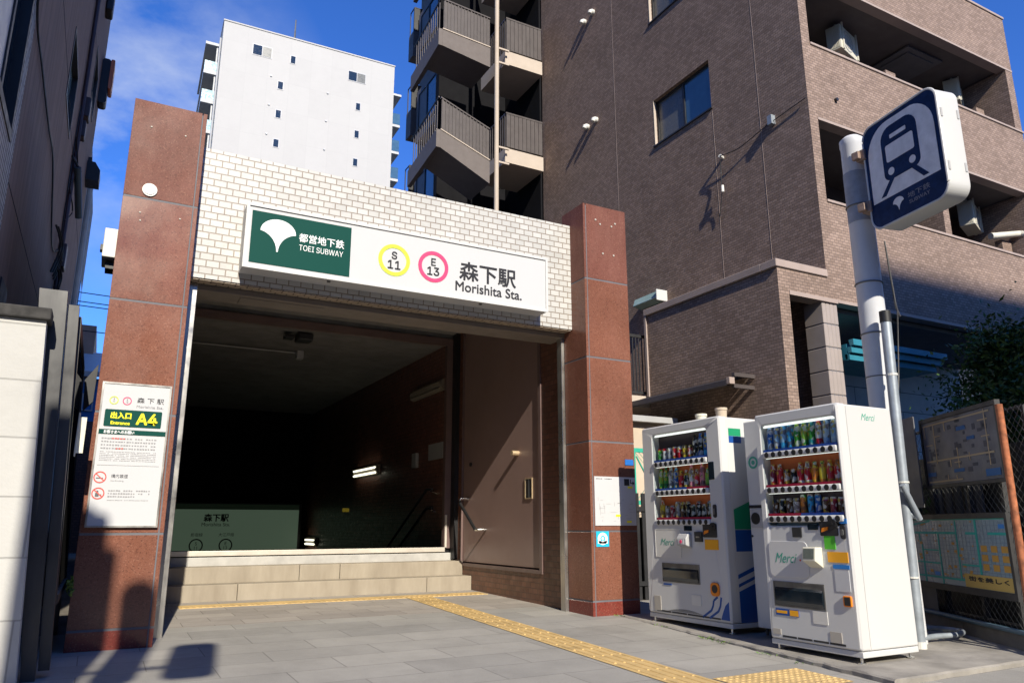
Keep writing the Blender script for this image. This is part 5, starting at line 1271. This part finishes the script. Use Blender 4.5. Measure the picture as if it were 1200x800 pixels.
build('wall', B().box(-3, .4, 24.5, 25.9, 0, 5.15), plain('bright blue board', (.03, .20, .52), .5), wb_)
build('roof', B().prism([(24.2, 5.3), (24.2, 5.15), (26.2, 6.0), (26.2, 6.25)], 'x', -3.2, .6), m_paint_white, wb_)
build('window', B().ring((-.72, -.42, 4.2, 4.7), (-.68, -.46, 4.24, 4.66), 'y', 24.45, 24.5), m_paint_white, wb_)
build('lower_wall', B().box(-3, .4, 24.40, 24.49, 0, 3.9), m_red_tile_in, wb_)
uw = B()
for z in (6.42, 6.2, 6.1, 5.5): uw.tube([(-3, 20, z+.06), (0, 20, z-.01), (6, 20, z-.1)], .012, 5)
tag(build('utility_wire', uw, m_black, origin=(0, 20, 6)), 'thin overhead utility wires crossing the alley', 'wires')

# ------------------------------------------------------------------ white block wall, posts and notice case on the left
bwl = thing('white_block_wall', 'white painted block wall with a blackened coping at the left edge', 'wall', (-.8, 6.25, 0))
build('blocks', B().prism([(-.99, -.1), (-.335, -.1), (-.468, 2.44), (-.99, 2.44)], 'y', 6.2, 6.34), m_block, bwl)
build('coping', B().box(-.99, -.44, 6.16, 6.38, 2.442, 2.53, .01, 2), m_coping, bwl)
m_case = streaked('shaded case steel', (.085, .085, .085), (.05, .05, .052), .4, 6, 1.0, metal=.5)  # steel darkened in colour for the shadow lying on the posts
nc = thing('notice_case', 'stainless glazed notice case standing between the white wall and the red pillar', 'notice case', (-.3, 7.2, 0))
build('front_post', B().prism([(-.325, -.05), (-.24, -.05), (-.375, 2.74), (-.56, 2.74)], 'y', 6.42, 6.50), m_case, nc)
build('corner_post', B().prism([(-.235, .03), (-.165, .03), (-.29, 2.66), (-.365, 2.66)], 'y', 6.51, 6.62), m_case, nc)
b = B()
for y0, y1 in ((6.62, 6.68), (8.75, 8.82)): b.prism([(-.27, .45), (-.18, .45), (-.27, 2.60), (-.36, 2.60)], 'y', y0, y1)
b.box(-.262, -.175, 6.68, 8.75, .45, .52).box(-.36, -.27, 6.68, 8.75, 2.52, 2.60)
build('frame', b, m_case, nc)
build('back_panel', B().prism([(-.25, .5), (-.235, .5), (-.32, 2.54), (-.335, 2.54)], 'y', 6.68, 8.75), m_dark, nc)
build('glass', B().prism([(-.196, .52), (-.190, .52), (-.275, 2.52), (-.281, 2.52)], 'y', 6.68, 8.75), m_glass_case, nc)
b = B()
for k, y in enumerate((6.95, 7.75)): b.prism([(-.225, 1.0), (-.222, 1.0), (-.279, 2.2), (-.282, 2.2)], 'y', y, y+.55)
build('notice_sheet', b, m_sign_white, nc)
build('rear_leg', B().box(-.27, -.2, 8.7, 8.78, -.05, .46), m_steel_d, nc)
tag(build('cream_strip', B().box(-.205, -.15, 7.05, 7.06, 1.58, 1.87).box(-.21, -.2, 7.0, 7.06, 1.55, 1.9), m_cream, origin=(-.18, 7.05, 1.7)), 'cream strip plate beside the notice case', 'plate')
tag(build('marker_post', B().prism([(-.255, -.02), (-.205, -.02), (-.225, .46), (-.262, .42)], 'y', 7.2, 7.23), m_cream, origin=(-.23, 7.2, 0)), 'short cream marker board leaning under the notice case', 'post')
tag(build('dark_board', B().prism([(-.24, 2.18), (-.16, 2.28), (-.15, 2.68), (-.26, 2.5)], 'y', 9.0, 9.05), m_black, origin=(-.2, 9, 2.4)), 'dark board sticking out behind the left pillar', 'board')
ivy = leafy(leaf_cloud(-.12, 7.35, .52, .03, .05, .14, 60, .022, 12, 6), 'ivy_sprig', m_weed); tag(ivy, 'small yellow green sprig beside the left granite pillar', 'plant')

# ------------------------------------------------------------------ across the street behind the viewer: what throws the shadows
rsg = thing('shadow_plates', 'unseen pole with round cornered plates behind the viewer, shaped to cast the left shadows', 'shadow caster', (-1.36, -2.0, 0))  # plates out of view, added and sized to shadow the left pillar and case
build('pole', B().cyl((-1.36, -2.0, -.3), (-1.36, -2.0, 7.2), .09, 16), m_pole, rsg, smooth=True)
build('plate', B().rrect(-1.665, -1.42, 5.30, 7.45, .05, -2.25, -2.21), m_blue_sign, rsg)
build('plate', B().rrect(-1.50, -1.20, 5.10, 7.05, .05, -2.15, -2.11), m_blue_sign, rsg)
build('plate', B().rrect(-1.145, -.845, 5.25, 6.78, .14, -2.15, -2.11), m_blue_sign, rsg)
build('plate', B().rrect(-.685, -.32, 5.27, 6.24, .10, -2.15, -2.11), m_blue_sign, rsg)
build('arm', B().cyl((-1.36, -2.07, 5.55), (-.4, -2.07, 5.55), .035, 8), m_steel_d, rsg)
for x0, x1, h, lab, m in ((-5.9, -2.5, 8.6, 'low tan shop house across the street behind the viewer, narrowest of the row', m_canvas), (-2.4, 5.2, 8.9, 'low brown shop house across the street, between tan and grey ones', m_brown_tile), (5.3, 30, 8.2, 'low grey shop house across the street in front of the apartment block', m_strip_wall)):
    sh_ = thing('shop_house', lab, 'shop house', ((x0+x1)/2, -15, 0), 0, 'shop houses across the street')
    build('wall', B().box(x0, x1, -24, -14, -.3, h), m, sh_)
    b = B()
    for i in range(int((x1-x0)/2.6)):
        for z in (.4, 3.5, 6.0): b.box(x0+.6+i*2.6, x0+2.2+i*2.6, -13.99, -13.93, z, z+1.6)
    build('window', b, m_glass_dark, sh_)
tb2 = thing('skylight_blocker', 'tall brown block added behind the viewer at the left to cut skylight', 'building', (-18, -20, 0))  # added out of view to cut skylight on the brown side wall
build('wall', B().box(-34, -6, -17, -12, -.3, 34), m_brown_tile, tb2)
b = B()
for k in range(10):
    for i in range(8): b.box(-33+i*3.3, -31+i*3.3, -11.99, -11.93, 1+3.2*k, 2.6+3.2*k)
build('window', b, m_glass_dark, tb2)
gs2 = thing('dark_garage', 'low dark panelled garage behind the tree at the right', 'garage', (22, 13, 0))
build('wall', B().box(17.3, 28, 10.6, 16, 0, 5.2), m_dark, gs2)
build('roof', B().box(17.32, 28.1, 10.5, 16.1, 5.202, 5.35), m_dark, gs2)
nb2 = thing('shade_block', 'low grey block added out of view at the right to shade the tree', 'building', (12.7, 2.2, 0))  # unseen block put here to throw shade on the tree
build('wall', B().box(10.4, 15, .3, 4.1, -.3, 5.9), m_strip_wall, nb2)
build('roof_edge', B().box(10.35, 15.05, .25, 4.15, 5.902, 6.02), m_cop_brown, nb2)
for z in (.9, 3.7): build('window', B().box(10.37, 10.4, 1.2, 2.8, z, z+1.3), m_glass_dark, nb2)
ob2 = thing('opposite_building', 'grey apartment block across the street behind the viewer', 'building', (18, -36, 0))
build('wall', B().box(5.5, 40, -42, -32, 0, 31.3), m_strip_wall, ob2)
b = B()
for k in range(9):
    for x in range(6): b.box(7+x*5, 9.6+x*5, -31.99, -31.93, 1.2+3.1*k, 2.8+3.1*k)
build('window', b, m_glass_blue, ob2)
